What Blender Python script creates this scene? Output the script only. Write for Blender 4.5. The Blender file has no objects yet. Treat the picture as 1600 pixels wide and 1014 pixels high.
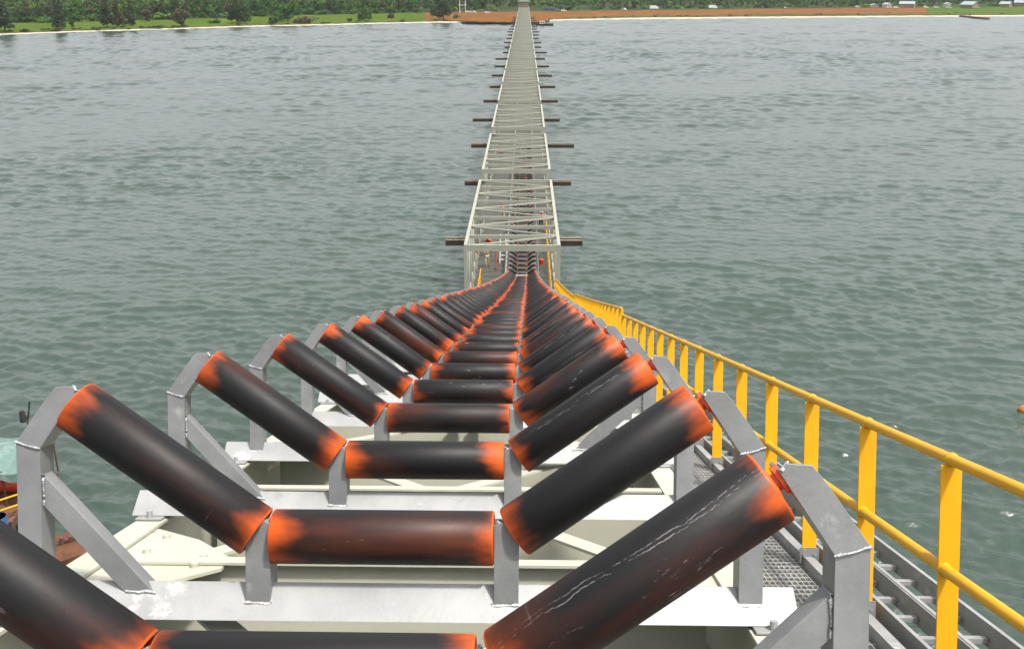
import bpy, bmesh, math, random
import numpy as np
from mathutils import Vector, Matrix
R = math.radians
random.seed(7)
scene = bpy.context.scene

# ------------------------------------------------------------------ camera, sky, sun, exposure
CAMX, CAMZ, PITCH, YAW, F = 0.433, 26.0, 19.7, 1.0, 1500.0
cam_d = bpy.data.cameras.new('camera')
cam = bpy.data.objects.new('camera', cam_d)
scene.collection.objects.link(cam)
cam.location = (CAMX, 0, CAMZ)
cam.rotation_euler = (R(90 - PITCH), 0, R(YAW))
cam_d.sensor_width = 36.0
cam_d.lens = F / 1600.0 * 36.0
cam_d.clip_start = 0.05
cam_d.clip_end = 20000
scene.camera = cam

SUN_EL, SUN_AZ = R(68), R(120)          # azimuth clockwise from +Y (right and a little behind)
w = bpy.data.worlds.new('World')
scene.world = w
w.use_nodes = True
nt = w.node_tree
bg = nt.nodes['Background']
sky = nt.nodes.new('ShaderNodeTexSky')
sky.sky_type = 'NISHITA'
sky.sun_disc = False
sky.sun_elevation = SUN_EL
sky.sun_rotation = SUN_AZ
sky.air_density = 1.0
sky.dust_density = 4.0
sky.ozone_density = 1.0
hs = nt.nodes.new('ShaderNodeHueSaturation')
hs.inputs['Saturation'].default_value = 0.16
nt.links.new(sky.outputs[0], hs.inputs['Color'])
nt.links.new(hs.outputs[0], bg.inputs['Color'])
bg.inputs['Strength'].default_value = 0.15
sun_d = bpy.data.lights.new('sun', 'SUN')
sun_d.energy = 2.7
sun_d.angle = R(4)
sun_d.color = (1.0, 0.96, 0.88)
sun = bpy.data.objects.new('sun', sun_d)
scene.collection.objects.link(sun)
sd = Vector((math.sin(SUN_AZ) * math.cos(SUN_EL), math.cos(SUN_AZ) * math.cos(SUN_EL), math.sin(SUN_EL)))
sun.rotation_euler = sd.to_track_quat('Z', 'Y').to_euler()
sun.location = (20, -20, 60)
scene.view_settings.view_transform = 'Standard'
scene.view_settings.look = 'None'
scene.view_settings.exposure = 1.02
scene.view_settings.gamma = 1.0
try:
    scene.cycles.volume_bounces = 1
    scene.cycles.max_bounces = 8
    scene.cycles.transparent_max_bounces = 8
except Exception:
    pass

CAMROT = cam.rotation_euler.to_matrix()
def pix(px, py, z):
    """the point of height z that stands where the photo's pixel looks"""
    d = CAMROT @ Vector(((px - 800) / F, -(py - 507) / F, -1.0))
    t = (z - CAMZ) / d.z
    return Vector((CAMX + d.x * t, d.y * t, z))

# ------------------------------------------------------------------ materials
def mat(name, col, rough=0.6, metal=0.0, var=0.12, scale=3.0, bump=0.0, bscale=60.0, spots=None, spot_scale=8.0, spot_thr=0.62, spec=0.5, stretch=None, pervar=0.0, spots2=None, s2_scale=6.0, s2_thr=0.68, s2_amt=0.8):
    m = bpy.data.materials.new(name)
    m.use_nodes = True
    t = m.node_tree
    N = t.nodes
    L = t.links
    p = N['Principled BSDF']
    p.inputs['Roughness'].default_value = rough
    p.inputs['Metallic'].default_value = metal
    p.inputs['Specular IOR Level'].default_value = spec
    tc = N.new('ShaderNodeTexCoord')
    src = tc.outputs['Object']
    if stretch:
        mp = N.new('ShaderNodeMapping')
        mp.inputs['Scale'].default_value = stretch
        L.new(src, mp.inputs['Vector'])
        src = mp.outputs[0]
    oi = N.new('ShaderNodeObjectInfo')
    n = N.new('ShaderNodeTexNoise')
    n.noise_dimensions = '4D'
    mw = N.new('ShaderNodeMath'); mw.operation = 'MULTIPLY'; mw.inputs[1].default_value = 50
    L.new(oi.outputs['Random'], mw.inputs[0])
    L.new(mw.outputs[0], n.inputs['W'])
    n.inputs['Scale'].default_value = scale
    n.inputs['Detail'].default_value = 6
    n.inputs['Roughness'].default_value = 0.65
    L.new(src, n.inputs['Vector'])
    cr = N.new('ShaderNodeValToRGB')
    lo = [c * (1 - var * 1.6) for c in col]
    hi = [min(1, c * (1 + var * 1.2)) for c in col]
    cr.color_ramp.elements[0].position = 0.3
    cr.color_ramp.elements[1].position = 0.7
    cr.color_ramp.elements[0].color = (*lo, 1)
    cr.color_ramp.elements[1].color = (*hi, 1)
    L.new(n.outputs['Fac'], cr.inputs[0])
    out = cr.outputs[0]
    if spots:
        n2 = N.new('ShaderNodeTexNoise')
        n2.inputs['Scale'].default_value = spot_scale
        n2.inputs['Detail'].default_value = 8
        n2.inputs['Roughness'].default_value = 0.7
        n2.noise_dimensions = '4D'
        L.new(mw.outputs[0], n2.inputs['W'])
        L.new(src, n2.inputs['Vector'])
        mr = N.new('ShaderNodeMapRange')
        mr.inputs[1].default_value = spot_thr
        mr.inputs[2].default_value = spot_thr + 0.1
        L.new(n2.outputs['Fac'], mr.inputs[0])
        mx = N.new('ShaderNodeMixRGB')
        L.new(mr.outputs[0], mx.inputs[0])
        L.new(out, mx.inputs[1])
        mx.inputs[2].default_value = (*spots, 1)
        out = mx.outputs[0]
    if spots2:
        n3 = N.new('ShaderNodeTexNoise'); n3.noise_dimensions = '4D'
        n3.inputs['Scale'].default_value = s2_scale; n3.inputs['Detail'].default_value = 7; n3.inputs['Roughness'].default_value = 0.68
        ma = N.new('ShaderNodeMath'); ma.operation = 'ADD'; ma.inputs[1].default_value = 13.0
        L.new(mw.outputs[0], ma.inputs[0]); L.new(ma.outputs[0], n3.inputs['W']); L.new(src, n3.inputs['Vector'])
        m3 = N.new('ShaderNodeMapRange'); m3.inputs[1].default_value = s2_thr; m3.inputs[2].default_value = s2_thr + 0.07; m3.inputs[4].default_value = s2_amt
        L.new(n3.outputs['Fac'], m3.inputs[0])
        x3 = N.new('ShaderNodeMixRGB'); L.new(m3.outputs[0], x3.inputs[0]); L.new(out, x3.inputs[1]); x3.inputs[2].default_value = (*spots2, 1)
        out = x3.outputs[0]
    if pervar:
        hv = N.new('ShaderNodeHueSaturation')
        mv = N.new('ShaderNodeMapRange')
        mv.inputs[3].default_value = 1 - pervar
        mv.inputs[4].default_value = 1 + pervar
        L.new(oi.outputs['Random'], mv.inputs[0])
        L.new(mv.outputs[0], hv.inputs['Value'])
        L.new(out, hv.inputs['Color'])
        out = hv.outputs[0]
    L.new(out, p.inputs['Base Color'])
    rr = N.new('ShaderNodeMapRange')
    rr.inputs[3].default_value = max(0.05, rough - 0.12)
    rr.inputs[4].default_value = min(1, rough + 0.12)
    L.new(n.outputs['Fac'], rr.inputs[0])
    L.new(rr.outputs[0], p.inputs['Roughness'])
    if bump:
        nb = N.new('ShaderNodeTexNoise')
        nb.inputs['Scale'].default_value = bscale
        nb.inputs['Detail'].default_value = 4
        L.new(src, nb.inputs['Vector'])
        b = N.new('ShaderNodeBump')
        b.inputs['Strength'].default_value = bump
        b.inputs['Distance'].default_value = 0.02
        L.new(nb.outputs['Fac'], b.inputs['Height'])
        L.new(b.outputs[0], p.inputs['Normal'])
    return m

M = {}
M['galv'] = mat('galvanised_steel', (0.201, 0.206, 0.208), 0.5, 0.3, 0.16, 5, 0.05, 90, spots=(0.328, 0.327, 0.314), spot_scale=7, spot_thr=0.60, spots2=(0.26, 0.15, 0.12), s2_scale=4, s2_thr=0.63, s2_amt=0.45)
M['galvbeam'] = mat('galvanised_beam', (0.257, 0.260, 0.259), 0.5, 0.15, 0.14, 3, 0.05, 70, spots=(0.204, 0.206, 0.204), spot_scale=5, spot_thr=0.60, spots2=(0.50, 0.50, 0.48), s2_scale=5, s2_thr=0.60, s2_amt=0.6)
M['weld'] = mat('weld_bead', (0.403, 0.409, 0.414), 0.35, 0.6, 0.2, 60, 0.4, 200)
M['cream'] = mat('cream_paint', (0.384, 0.380, 0.308), 0.5, 0.0, 0.07, 1.5, 0.03, 60, spots=(0.320, 0.288, 0.200), spot_scale=5, spot_thr=0.66, spots2=(0.20, 0.12, 0.05), s2_scale=10, s2_thr=0.66, s2_amt=0.7)
M['yellow'] = mat('yellow_paint', (0.60, 0.295, 0.003), 0.5, 0.0, 0.06, 4, 0.02, 80, spots=(0.480, 0.240, 0.016), spot_scale=18, spot_thr=0.72, spec=0.25, spots2=(0.16, 0.07, 0.02), s2_scale=30, s2_thr=0.70, s2_amt=0.7)
M['railyellow'] = mat('rail_yellow_paint', (0.53, 0.275, 0.010), 0.45, 0.0, 0.08, 4, 0.02, 80, spec=0.3)
M['orange'] = mat('orange_primer', (0.55, 0.085, 0.009), 0.42, 0.0, 0.18, 12, 0.04, 60, spots=(0.18, 0.03, 0.015), spot_scale=12, spot_thr=0.63)
M['truss'] = mat('truss_paint', (0.254, 0.257, 0.206), 0.55, 0.0, 0.07, 0.8, spots=(0.227, 0.209, 0.148), spot_scale=2.5, spot_thr=0.66, spots2=(0.18, 0.11, 0.05), s2_scale=4, s2_thr=0.64, s2_amt=0.6)
M['deck'] = mat('deck_plate', (0.060, 0.061, 0.049), 0.6, 0.2, 0.12, 1.2)
M['grate'] = mat('grating_steel', (0.440, 0.440, 0.432), 0.45, 0.4, 0.1, 10)
M['pile'] = mat('dark_timber', (0.033, 0.021, 0.014), 0.8, 0, 0.35, 2, spots=(0.078, 0.060, 0.042), spot_scale=3, spot_thr=0.6)
M['piletop'] = mat('lit_timber_top', (0.160, 0.136, 0.096), 0.8, 0, 0.3, 3)  # lighter tan paints in the light falling on the dark cap beams' tops
M['rust'] = mat('rusty_steel', (0.094, 0.033, 0.011), 0.8, 0, 0.3, 1.2, 0.1, 20, spots=(0.032, 0.012, 0.005), spot_scale=1.6, spot_thr=0.55)
M['darkrust'] = mat('dark_rust', (0.085, 0.04, 0.024), 0.8, 0, 0.3, 1.5)
M['tarp'] = mat('turquoise_tarp', (0.098, 0.161, 0.143), 0.6, 0, 0.16, 1.6, 0.1, 6, spots=(0.17, 0.22, 0.20), spot_scale=1.5, spot_thr=0.52)
M['black'] = mat('black_rubber', (0.02, 0.02, 0.022), 0.6, 0, 0.2, 5)
M['white'] = mat('white_paint', (0.624, 0.624, 0.600), 0.45, 0, 0.06, 2)
M['red'] = mat('red_paint', (0.55, 0.05, 0.02), 0.45, 0, 0.15, 3)
M['blue'] = mat('blue_paint', (0.05, 0.12, 0.28), 0.45, 0, 0.15, 3)
M['darkblue'] = mat('dark_blue_paint', (0.03, 0.05, 0.10), 0.35, 0, 0.15, 3)
M['glass'] = mat('dark_glass', (0.02, 0.025, 0.03), 0.12, 0, 0.1, 3)
M['roof'] = mat('sheet_metal_roof', (0.24, 0.27, 0.29), 0.45, 0.1, 0.12, 0.8)
M['wallbrown'] = mat('weathered_wall', (0.22, 0.17, 0.13), 0.8, 0, 0.2, 1)
M['wallwhite'] = mat('pale_wall', (0.496, 0.480, 0.440), 0.8, 0, 0.1, 1)
M['skin'] = mat('skin', (0.12, 0.06, 0.035), 0.6, 0, 0.05, 3)
M['vest'] = mat('orange_cloth', (0.85, 0.10, 0.02), 0.7, 0, 0.1, 8)
M['beigecloth'] = mat('beige_cloth', (0.50, 0.42, 0.24), 0.85, 0, 0.15, 8)
M['darkcloth'] = mat('dark_cloth', (0.04, 0.045, 0.06), 0.85, 0, 0.15, 8)
M['boot'] = mat('brown_boot', (0.22, 0.10, 0.03), 0.7, 0, 0.15, 8)
M['trunk'] = mat('bark', (0.09, 0.07, 0.055), 0.9, 0, 0.25, 2)

def leafmat(name, col, var=0.5):
    m = mat(name, col, 0.75, 0, var, 0.22, pervar=0.22, spec=0.06)
    return m
M['leafdark'] = leafmat('dark_foliage', (0.037, 0.056, 0.023))
M['leafmid'] = leafmat('green_foliage', (0.045, 0.098, 0.016))
M['leaflight'] = leafmat('light_foliage', (0.081, 0.150, 0.023))
M['leafbrown'] = leafmat('brownish_foliage', (0.075, 0.070, 0.030))

# roller paint: orange primer ends, sprayed black in the middle
def roller_mat():
    m = bpy.data.materials.new('sprayed_roller_paint')
    m.use_nodes = True
    t = m.node_tree; N = t.nodes; L = t.links
    p = N['Principled BSDF']
    tc = N.new('ShaderNodeTexCoord')
    oi = N.new('ShaderNodeObjectInfo')
    sep = N.new('ShaderNodeSeparateXYZ')
    L.new(tc.outputs['Object'], sep.inputs[0])
    def math_(op, a, b=None, clamp=False):
        n = N.new('ShaderNodeMath'); n.operation = op; n.use_clamp = clamp
        for i, v in enumerate((a, b)):
            if v is None: continue
            if isinstance(v, (int, float)): n.inputs[i].default_value = v
            else: L.new(v, n.inputs[i])
        return n.outputs[0]
    def noise(scale, st, seed, detail=4, rough=0.6):
        mp = N.new('ShaderNodeMapping'); mp.inputs['Scale'].default_value = st
        L.new(tc.outputs['Object'], mp.inputs['Vector'])
        n = N.new('ShaderNodeTexNoise'); n.noise_dimensions = '4D'
        n.inputs['Scale'].default_value = scale; n.inputs['Detail'].default_value = detail; n.inputs['Roughness'].default_value = rough
        L.new(mp.outputs[0], n.inputs['Vector'])
        L.new(math_('ADD', math_('MULTIPLY', oi.outputs['Random'], 97.0), seed), n.inputs['W'])
        return n.outputs['Fac']
    ax = math_('DIVIDE', math_('ABSOLUTE', sep.outputs['X']), 0.335)
    # edge of the black coat: long tongues around the circumference
    tong = noise(9.0, (0.16, 1, 1), 0.0, 3, 0.5)
    fine = noise(40, (0.6, 1, 1), 3.0, 4, 0.6)
    ed = math_('ADD', ax, math_('MULTIPLY', math_('SUBTRACT', tong, 0.5), 1.05))
    ed = math_('ADD', ed, math_('MULTIPLY', math_('SUBTRACT', fine, 0.5), 0.16))
    mr = N.new('ShaderNodeMapRange'); mr.interpolation_type = 'SMOOTHSTEP'
    mr.inputs[1].default_value = 0.75; mr.inputs[2].default_value = 1.17
    L.new(ed, mr.inputs[0])
    rim = N.new('ShaderNodeMapRange'); rim.inputs[1].default_value = 0.975; rim.inputs[2].default_value = 0.99
    L.new(ax, rim.inputs[0])
    om = math_('MAXIMUM', mr.outputs[0], math_('MULTIPLY', rim.outputs[0], 0.85), True)
    # thin overspray where orange shows through
    thin = N.new('ShaderNodeMapRange'); thin.interpolation_type = 'SMOOTHSTEP'
    thin.inputs[1].default_value = 0.50; thin.inputs[2].default_value = 0.80
    L.new(math_('ADD', noise(5.0, (0.22, 1, 1), 11.0, 4, 0.55), math_('MULTIPLY', ax, 0.07)), thin.inputs[0])
    blk = N.new('ShaderNodeMixRGB')
    blk.inputs[1].default_value = (0.0065, 0.006, 0.0066, 1); blk.inputs[2].default_value = (0.11, 0.024, 0.007, 1)
    L.new(math_('MULTIPLY', thin.outputs[0], 0.65), blk.inputs[0])
    org = N.new('ShaderNodeMixRGB')
    org.inputs[1].default_value = (0.60, 0.098, 0.009, 1); org.inputs[2].default_value = (0.28, 0.034, 0.005, 1)
    L.new(math_('MULTIPLY', noise(14, (1, 1, 1), 5.0), 0.7), org.inputs[0])
    c1 = N.new('ShaderNodeMixRGB'); L.new(om, c1.inputs[0]); L.new(blk.outputs[0], c1.inputs[1]); L.new(org.outputs[0], c1.inputs[2])
    # scuffs and pale scratches
    sc = N.new('ShaderNodeMapRange'); sc.inputs[1].default_value = 0.60; sc.inputs[2].default_value = 0.70
    L.new(noise(30, (0.30, 1.2, 1.2), 21.0, 8, 0.75), sc.inputs[0])
    zone = N.new('ShaderNodeMapRange'); zone.inputs[1].default_value = 0.56; zone.inputs[2].default_value = 0.66
    L.new(noise(6.5, (0.35, 1, 1), 31.0, 2), zone.inputs[0])
    # one long wandering scratch line down the length of some rollers
    th = math_('DIVIDE', math_('ARCTAN2', sep.outputs['Y'], sep.outputs['Z']), 6.2832)
    def noise1(scale, seed, detail):
        n = N.new('ShaderNodeTexNoise'); n.noise_dimensions = '2D'; n.inputs['Scale'].default_value = scale; n.inputs['Detail'].default_value = detail; n.inputs['Roughness'].default_value = 0.65
        cb = N.new('ShaderNodeCombineXYZ'); L.new(sep.outputs['X'], cb.inputs[0])
        L.new(math_('ADD', math_('MULTIPLY', oi.outputs['Random'], 77.0), seed), cb.inputs[1]); L.new(cb.outputs[0], n.inputs['Vector'])
        return n.outputs['Fac']
    wob = math_('MULTIPLY', math_('SUBTRACT', noise1(3.0, 0.3, 8), 0.5), 0.12)
    t0 = 0.62
    dd = math_('ABSOLUTE', math_('SUBTRACT', math_('FRACT', math_('ADD', math_('ADD', th, wob), t0)), 0.5))
    ln = N.new('ShaderNodeMapRange'); ln.inputs[1].default_value = 0.0036; ln.inputs[2].default_value = 0.0004
    L.new(math_('ABSOLUTE', math_('SUBTRACT', dd, math_('MULTIPLY', noise1(9.0, 5.3, 4), 0.02))), ln.inputs[0])
    zone2 = N.new('ShaderNodeMapRange'); zone2.inputs[1].default_value = 0.46; zone2.inputs[2].default_value = 0.57
    L.new(math_('ADD', math_('MULTIPLY', noise(16, (0.5, 1, 1), 51.0, 5), 0.6), math_('MULTIPLY', noise(150, (0.6, 1, 1), 52.0, 3), 0.4)), zone2.inputs[0])
    # faint rub marks round the shell
    rb = N.new('ShaderNodeMapRange'); rb.inputs[1].default_value = 0.66; rb.inputs[2].default_value = 0.72
    L.new(noise(60, (1, 0.03, 0.03), 55.0, 5, 0.7), rb.inputs[0])
    rz = N.new('ShaderNodeMapRange'); rz.inputs[1].default_value = 0.48; rz.inputs[2].default_value = 0.6
    L.new(noise(9, (0.6, 1, 1), 57.0, 3), rz.inputs[0])
    s0 = math_('MULTIPLY', math_('MULTIPLY', rb.outputs[0], rz.outputs[0], True), 0.35, True)
    s1 = math_('MAXIMUM', s0, math_('MULTIPLY', sc.outputs[0], zone.outputs[0], True), True)
    s2 = math_('MULTIPLY', math_('MULTIPLY', ln.outputs[0], zone2.outputs[0], True), math_('MULTIPLY', oi.outputs['Object Index'], 0.5), True)
    ss = math_('MULTIPLY', math_('MAXIMUM', s1, s2), 0.75, True)
    c2 = N.new('ShaderNodeMixRGB'); L.new(ss, c2.inputs[0]); L.new(c1.outputs[0], c2.inputs[1]); c2.inputs[2].default_value = (0.42, 0.41, 0.42, 1)
    # light dust speckle
    du = N.new('ShaderNodeMapRange'); du.inputs[1].default_value = 0.70; du.inputs[2].default_value = 0.76
    L.new(noise(120, (1, 1, 1), 61.0, 3), du.inputs[0])
    c3 = N.new('ShaderNodeMixRGB'); L.new(math_('MULTIPLY', du.outputs[0], 0.35), c3.inputs[0]); L.new(c2.outputs[0], c3.inputs[1]); c3.inputs[2].default_value = (0.25, 0.22, 0.21, 1)
    L.new(c3.outputs[0], p.inputs['Base Color'])
    rr = N.new('ShaderNodeMapRange'); rr.inputs[3].default_value = 0.42; rr.inputs[4].default_value = 0.62
    L.new(noise(8, (0.3, 1, 1), 71.0), rr.inputs[0])
    L.new(rr.outputs[0], p.inputs['Roughness'])
    p.inputs['Specular IOR Level'].default_value = 0.25
    b = N.new('ShaderNodeBump'); b.inputs['Strength'].default_value = 0.06; b.inputs['Distance'].default_value = 0.01
    L.new(noise(70, (0.5, 1, 1), 81.0), b.inputs['Height'])
    L.new(b.outputs[0], p.inputs['Normal'])
    return m
M['roller'] = roller_mat()

# ------------------------------------------------------------------ mesh builder and tagging
class MB:
    def __init__(self):
        self.v = []; self.f = []; self.mi = []; self.sm = []
    def add(self, vs, fs, mi=0, smooth=False):
        o = len(self.v)
        self.v += [tuple(v) for v in vs]
        for f in fs:
            self.f.append([i + o for i in f]); self.mi.append(mi); self.sm.append(smooth)
    def hexa(self, c, mi=0):
        """c: 8 corners, bottom ring then top ring"""
        self.add(c, [(3, 2, 1, 0), (4, 5, 6, 7), (0, 1, 5, 4), (1, 2, 6, 5), (2, 3, 7, 6), (3, 0, 4, 7)], mi)
    def box(self, x0, x1, y0, y1, z0, z1, mi=0):
        self.hexa([(x0, y0, z0), (x1, y0, z0), (x1, y1, z0), (x0, y1, z0), (x0, y0, z1), (x1, y0, z1), (x1, y1, z1), (x0, y1, z1)], mi)
    def beam(self, a, b, w, h, up=(0, 0, 1), mi=0):
        a = Vector(a); b = Vector(b)
        d = (b - a).normalized()
        up = Vector(up)
        s = d.cross(up)
        if s.length < 1e-4: s = d.cross(Vector((1, 0, 0)))
        s.normalize()
        u = s.cross(d).normalized()
        s *= w / 2; u *= h / 2
        self.hexa([a - s - u, a + s - u, b + s - u, b - s - u, a - s + u, a + s + u, b + s + u, b - s + u], mi)
    def cyl(self, a, b, r0, r1=None, n=12, mi=0, caps=True):
        if r1 is None: r1 = r0
        a = Vector(a); b = Vector(b)
        d = (b - a).normalized()
        s = d.cross(Vector((0, 0, 1)))
        if s.length < 1e-3: s = d.cross(Vector((1, 0, 0)))
        s.normalize(); u = s.cross(d)
        vs = []
        for c, r in ((a, r0), (b, r1)):
            for i in range(n):
                t = 2 * math.pi * i / n
                vs.append(c + s * (r * math.cos(t)) + u * (r * math.sin(t)))
        fs = [(i, (i + 1) % n, n + (i + 1) % n, n + i) for i in range(n)]
        self.add(vs, fs, mi, True)
        if caps:
            self.add(vs[:n], [tuple(range(n))[::-1]], mi)
            self.add(vs[n:], [tuple(range(n))], mi)
    def tube(self, pts, r, n=10, mi=0):
        pts = [Vector(p) for p in pts]
        vs = []
        for k, p in enumerate(pts):
            d = (pts[min(k + 1, len(pts) - 1)] - pts[max(k - 1, 0)]).normalized()
            s = d.cross(Vector((0, 0, 1)))
            if s.length < 1e-3: s = d.cross(Vector((1, 0, 0)))
            s.normalize(); u = s.cross(d)
            rr = r[k] if isinstance(r, (list, tuple)) else r
            for i in range(n):
                t = 2 * math.pi * i / n
                vs.append(p + s * (rr * math.cos(t)) + u * (rr * math.sin(t)))
        fs = []
        for k in range(len(pts) - 1):
            for i in range(n):
                j = (i + 1) % n
                fs.append((k * n + i, k * n + j, (k + 1) * n + j, (k + 1) * n + i))
        self.add(vs, fs, mi, True)
        self.add(vs[:n], [tuple(range(n))[::-1]], mi)
        self.add(vs[-n:], [tuple(range(n))], mi)
    def prism(self, poly, y0, y1, mi=0, axis='y'):
        """poly in (x,z) extruded along y (or in (y,z) along x, or (x,y) along z)"""
        n = len(poly)
        if axis == 'y': P = lambda q, t: (q[0], t, q[1])
        elif axis == 'x': P = lambda q, t: (t, q[0], q[1])
        else: P = lambda q, t: (q[0], q[1], t)
        vs = [P(q, y0) for q in poly] + [P(q, y1) for q in poly]
        fs = [tuple(range(n)), tuple(range(2 * n - 1, n - 1, -1))]
        fs += [((i + 1) % n, i, n + i, n + (i + 1) % n) for i in range(n)]
        self.add(vs, fs, mi)
    def quadstrip(self, rows, mi=0, smooth=True):
        nc = len(rows[0]); vs = [p for r in rows for p in r]
        fs = []
        for k in range(len(rows) - 1):
            for i in range(nc - 1):
                fs.append((k * nc + i, k * nc + i + 1, (k + 1) * nc + i + 1, (k + 1) * nc + i))
        self.add(vs, fs, mi, smooth)
    def bead(self, a, b, r=0.006, mi=0, seed=1):
        rnd = random.Random(seed)
        a = Vector(a); b = Vector(b)
        n = max(3, int((b - a).length / 0.012))
        pts = [a.lerp(b, i / n) + Vector((rnd.uniform(-1, 1), rnd.uniform(-1, 1), rnd.uniform(-1, 1))) * r * 0.35 for i in range(n + 1)]
        self.tube(pts, [r * rnd.uniform(0.6, 1.25) for _ in pts], 6, mi)
    def build(self, name, mats, parent=None, loc=None, rel=True, bevel=0):
        me = bpy.data.meshes.new(name)
        off = Vector((0, 0, 0))
        if parent is not None and rel: off = parent.location
        me.from_pydata([(v[0] - off[0], v[1] - off[1], v[2] - off[2]) for v in self.v], [], self.f)
        if not isinstance(mats, (list, tuple)): mats = [mats]
        for m in mats: me.materials.append(m)
        me.polygons.foreach_set('material_index', self.mi)
        me.polygons.foreach_set('use_smooth', self.sm)
        me.update()
        bm = bmesh.new(); bm.from_mesh(me)
        bmesh.ops.recalc_face_normals(bm, faces=bm.faces)
        bm.to_mesh(me); bm.free()
        o = bpy.data.objects.new(name, me)
        scene.collection.objects.link(o)
        if parent is not None: o.parent = parent
        if loc is not None: o.location = loc
        if bevel:
            bv = o.modifiers.new('bevel', 'BEVEL'); bv.width = bevel; bv.segments = 2; bv.limit_method = 'ANGLE'; bv.angle_limit = R(40)
        return o

def tag(o, label, cat, group=None):
    o['label'] = label; o['category'] = cat
    if group: o['group'] = group
    return o
def thing(name, label, cat, loc=(0, 0, 0), group=None, rot=None):
    o = bpy.data.objects.new(name, None)
    scene.collection.objects.link(o)
    o.location = loc
    o.empty_display_size = 0.2
    if rot: o.rotation_euler = rot
    return tag(o, label, cat, group)
def setting(o, kind='structure'):
    o['kind'] = kind
    return o
def copy_tree(o, parent=None):
    c = o.copy()
    scene.collection.objects.link(c)
    if parent is not None: c.parent = parent
    for ch in list(o.children): copy_tree(ch, c)
    return c

# ------------------------------------------------------------------ the conveyor line: a falling slope, then level on the jetty
A0 = R(16.68)
H0 = 0.80
LINE = []
def _line():
    ds = 0.05
    y = -H0 * math.sin(A0) - 4 * math.cos(A0); z = CAMZ - H0 * math.cos(A0) + 4 * math.sin(A0); a = A0; s = -4.0
    while s < 130:
        LINE.append((y, z, a))
        y += math.cos(a) * ds; z -= math.sin(a) * ds; s += ds
        if s < 20: a = A0
        elif s < 66: a = A0 - (s - 20) / 1800.0
        else: a = max(0.0, a - ds / 9.0)
_line()
LIPY = 66.5
PYAW = 0.0044
def path(s):
    i = min(len(LINE) - 2, max(0, int((s + 4) / 0.05)))
    t = (s + 4) / 0.05 - i
    a, b = LINE[i], LINE[i + 1]
    return tuple(a[k] + (b[k] - a[k]) * t for k in range(3))
def jx(y): return -(y - LIPY) * PYAW if y > LIPY else 0.0
def W(s, x, h):
    y, z, a = path(s)
    return Vector((x + jx(y), y + h * math.sin(a), z + h * math.cos(a)))
def sbox(mb, s0, s1, x0, x1, h0, h1, mi=0):
    mb.hexa([W(s0, x0, h0), W(s0, x1, h0), W(s1, x1, h0), W(s1, x0, h0), W(s0, x0, h1), W(s0, x1, h1), W(s1, x1, h1), W(s1, x0, h1)], mi)
def stations(s0, s1, step=2.0):
    out = [s0]
    s = max(s0, 20.0)
    if s > s0 and s < s1: out.append(s)
    while s + step < s1 - 0.01:
        s += step if s < 61 else min(step, 1.0)
        if s < s1 - 0.01: out.append(s)
    out.append(s1)
    return out
def run(mb, s0, s1, x0, x1, h0, h1, mi=0, step=2.0):
    st = stations(s0, s1, step)
    for a, b in zip(st[:-1], st[1:]): sbox(mb, a, b, x0, x1, h0, h1, mi)
LEVELZ = path(100)[1]        # height of the middle roller axis on the jetty
DECKZ = LEVELZ - 1.15
TOPZ = 9.4

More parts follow.
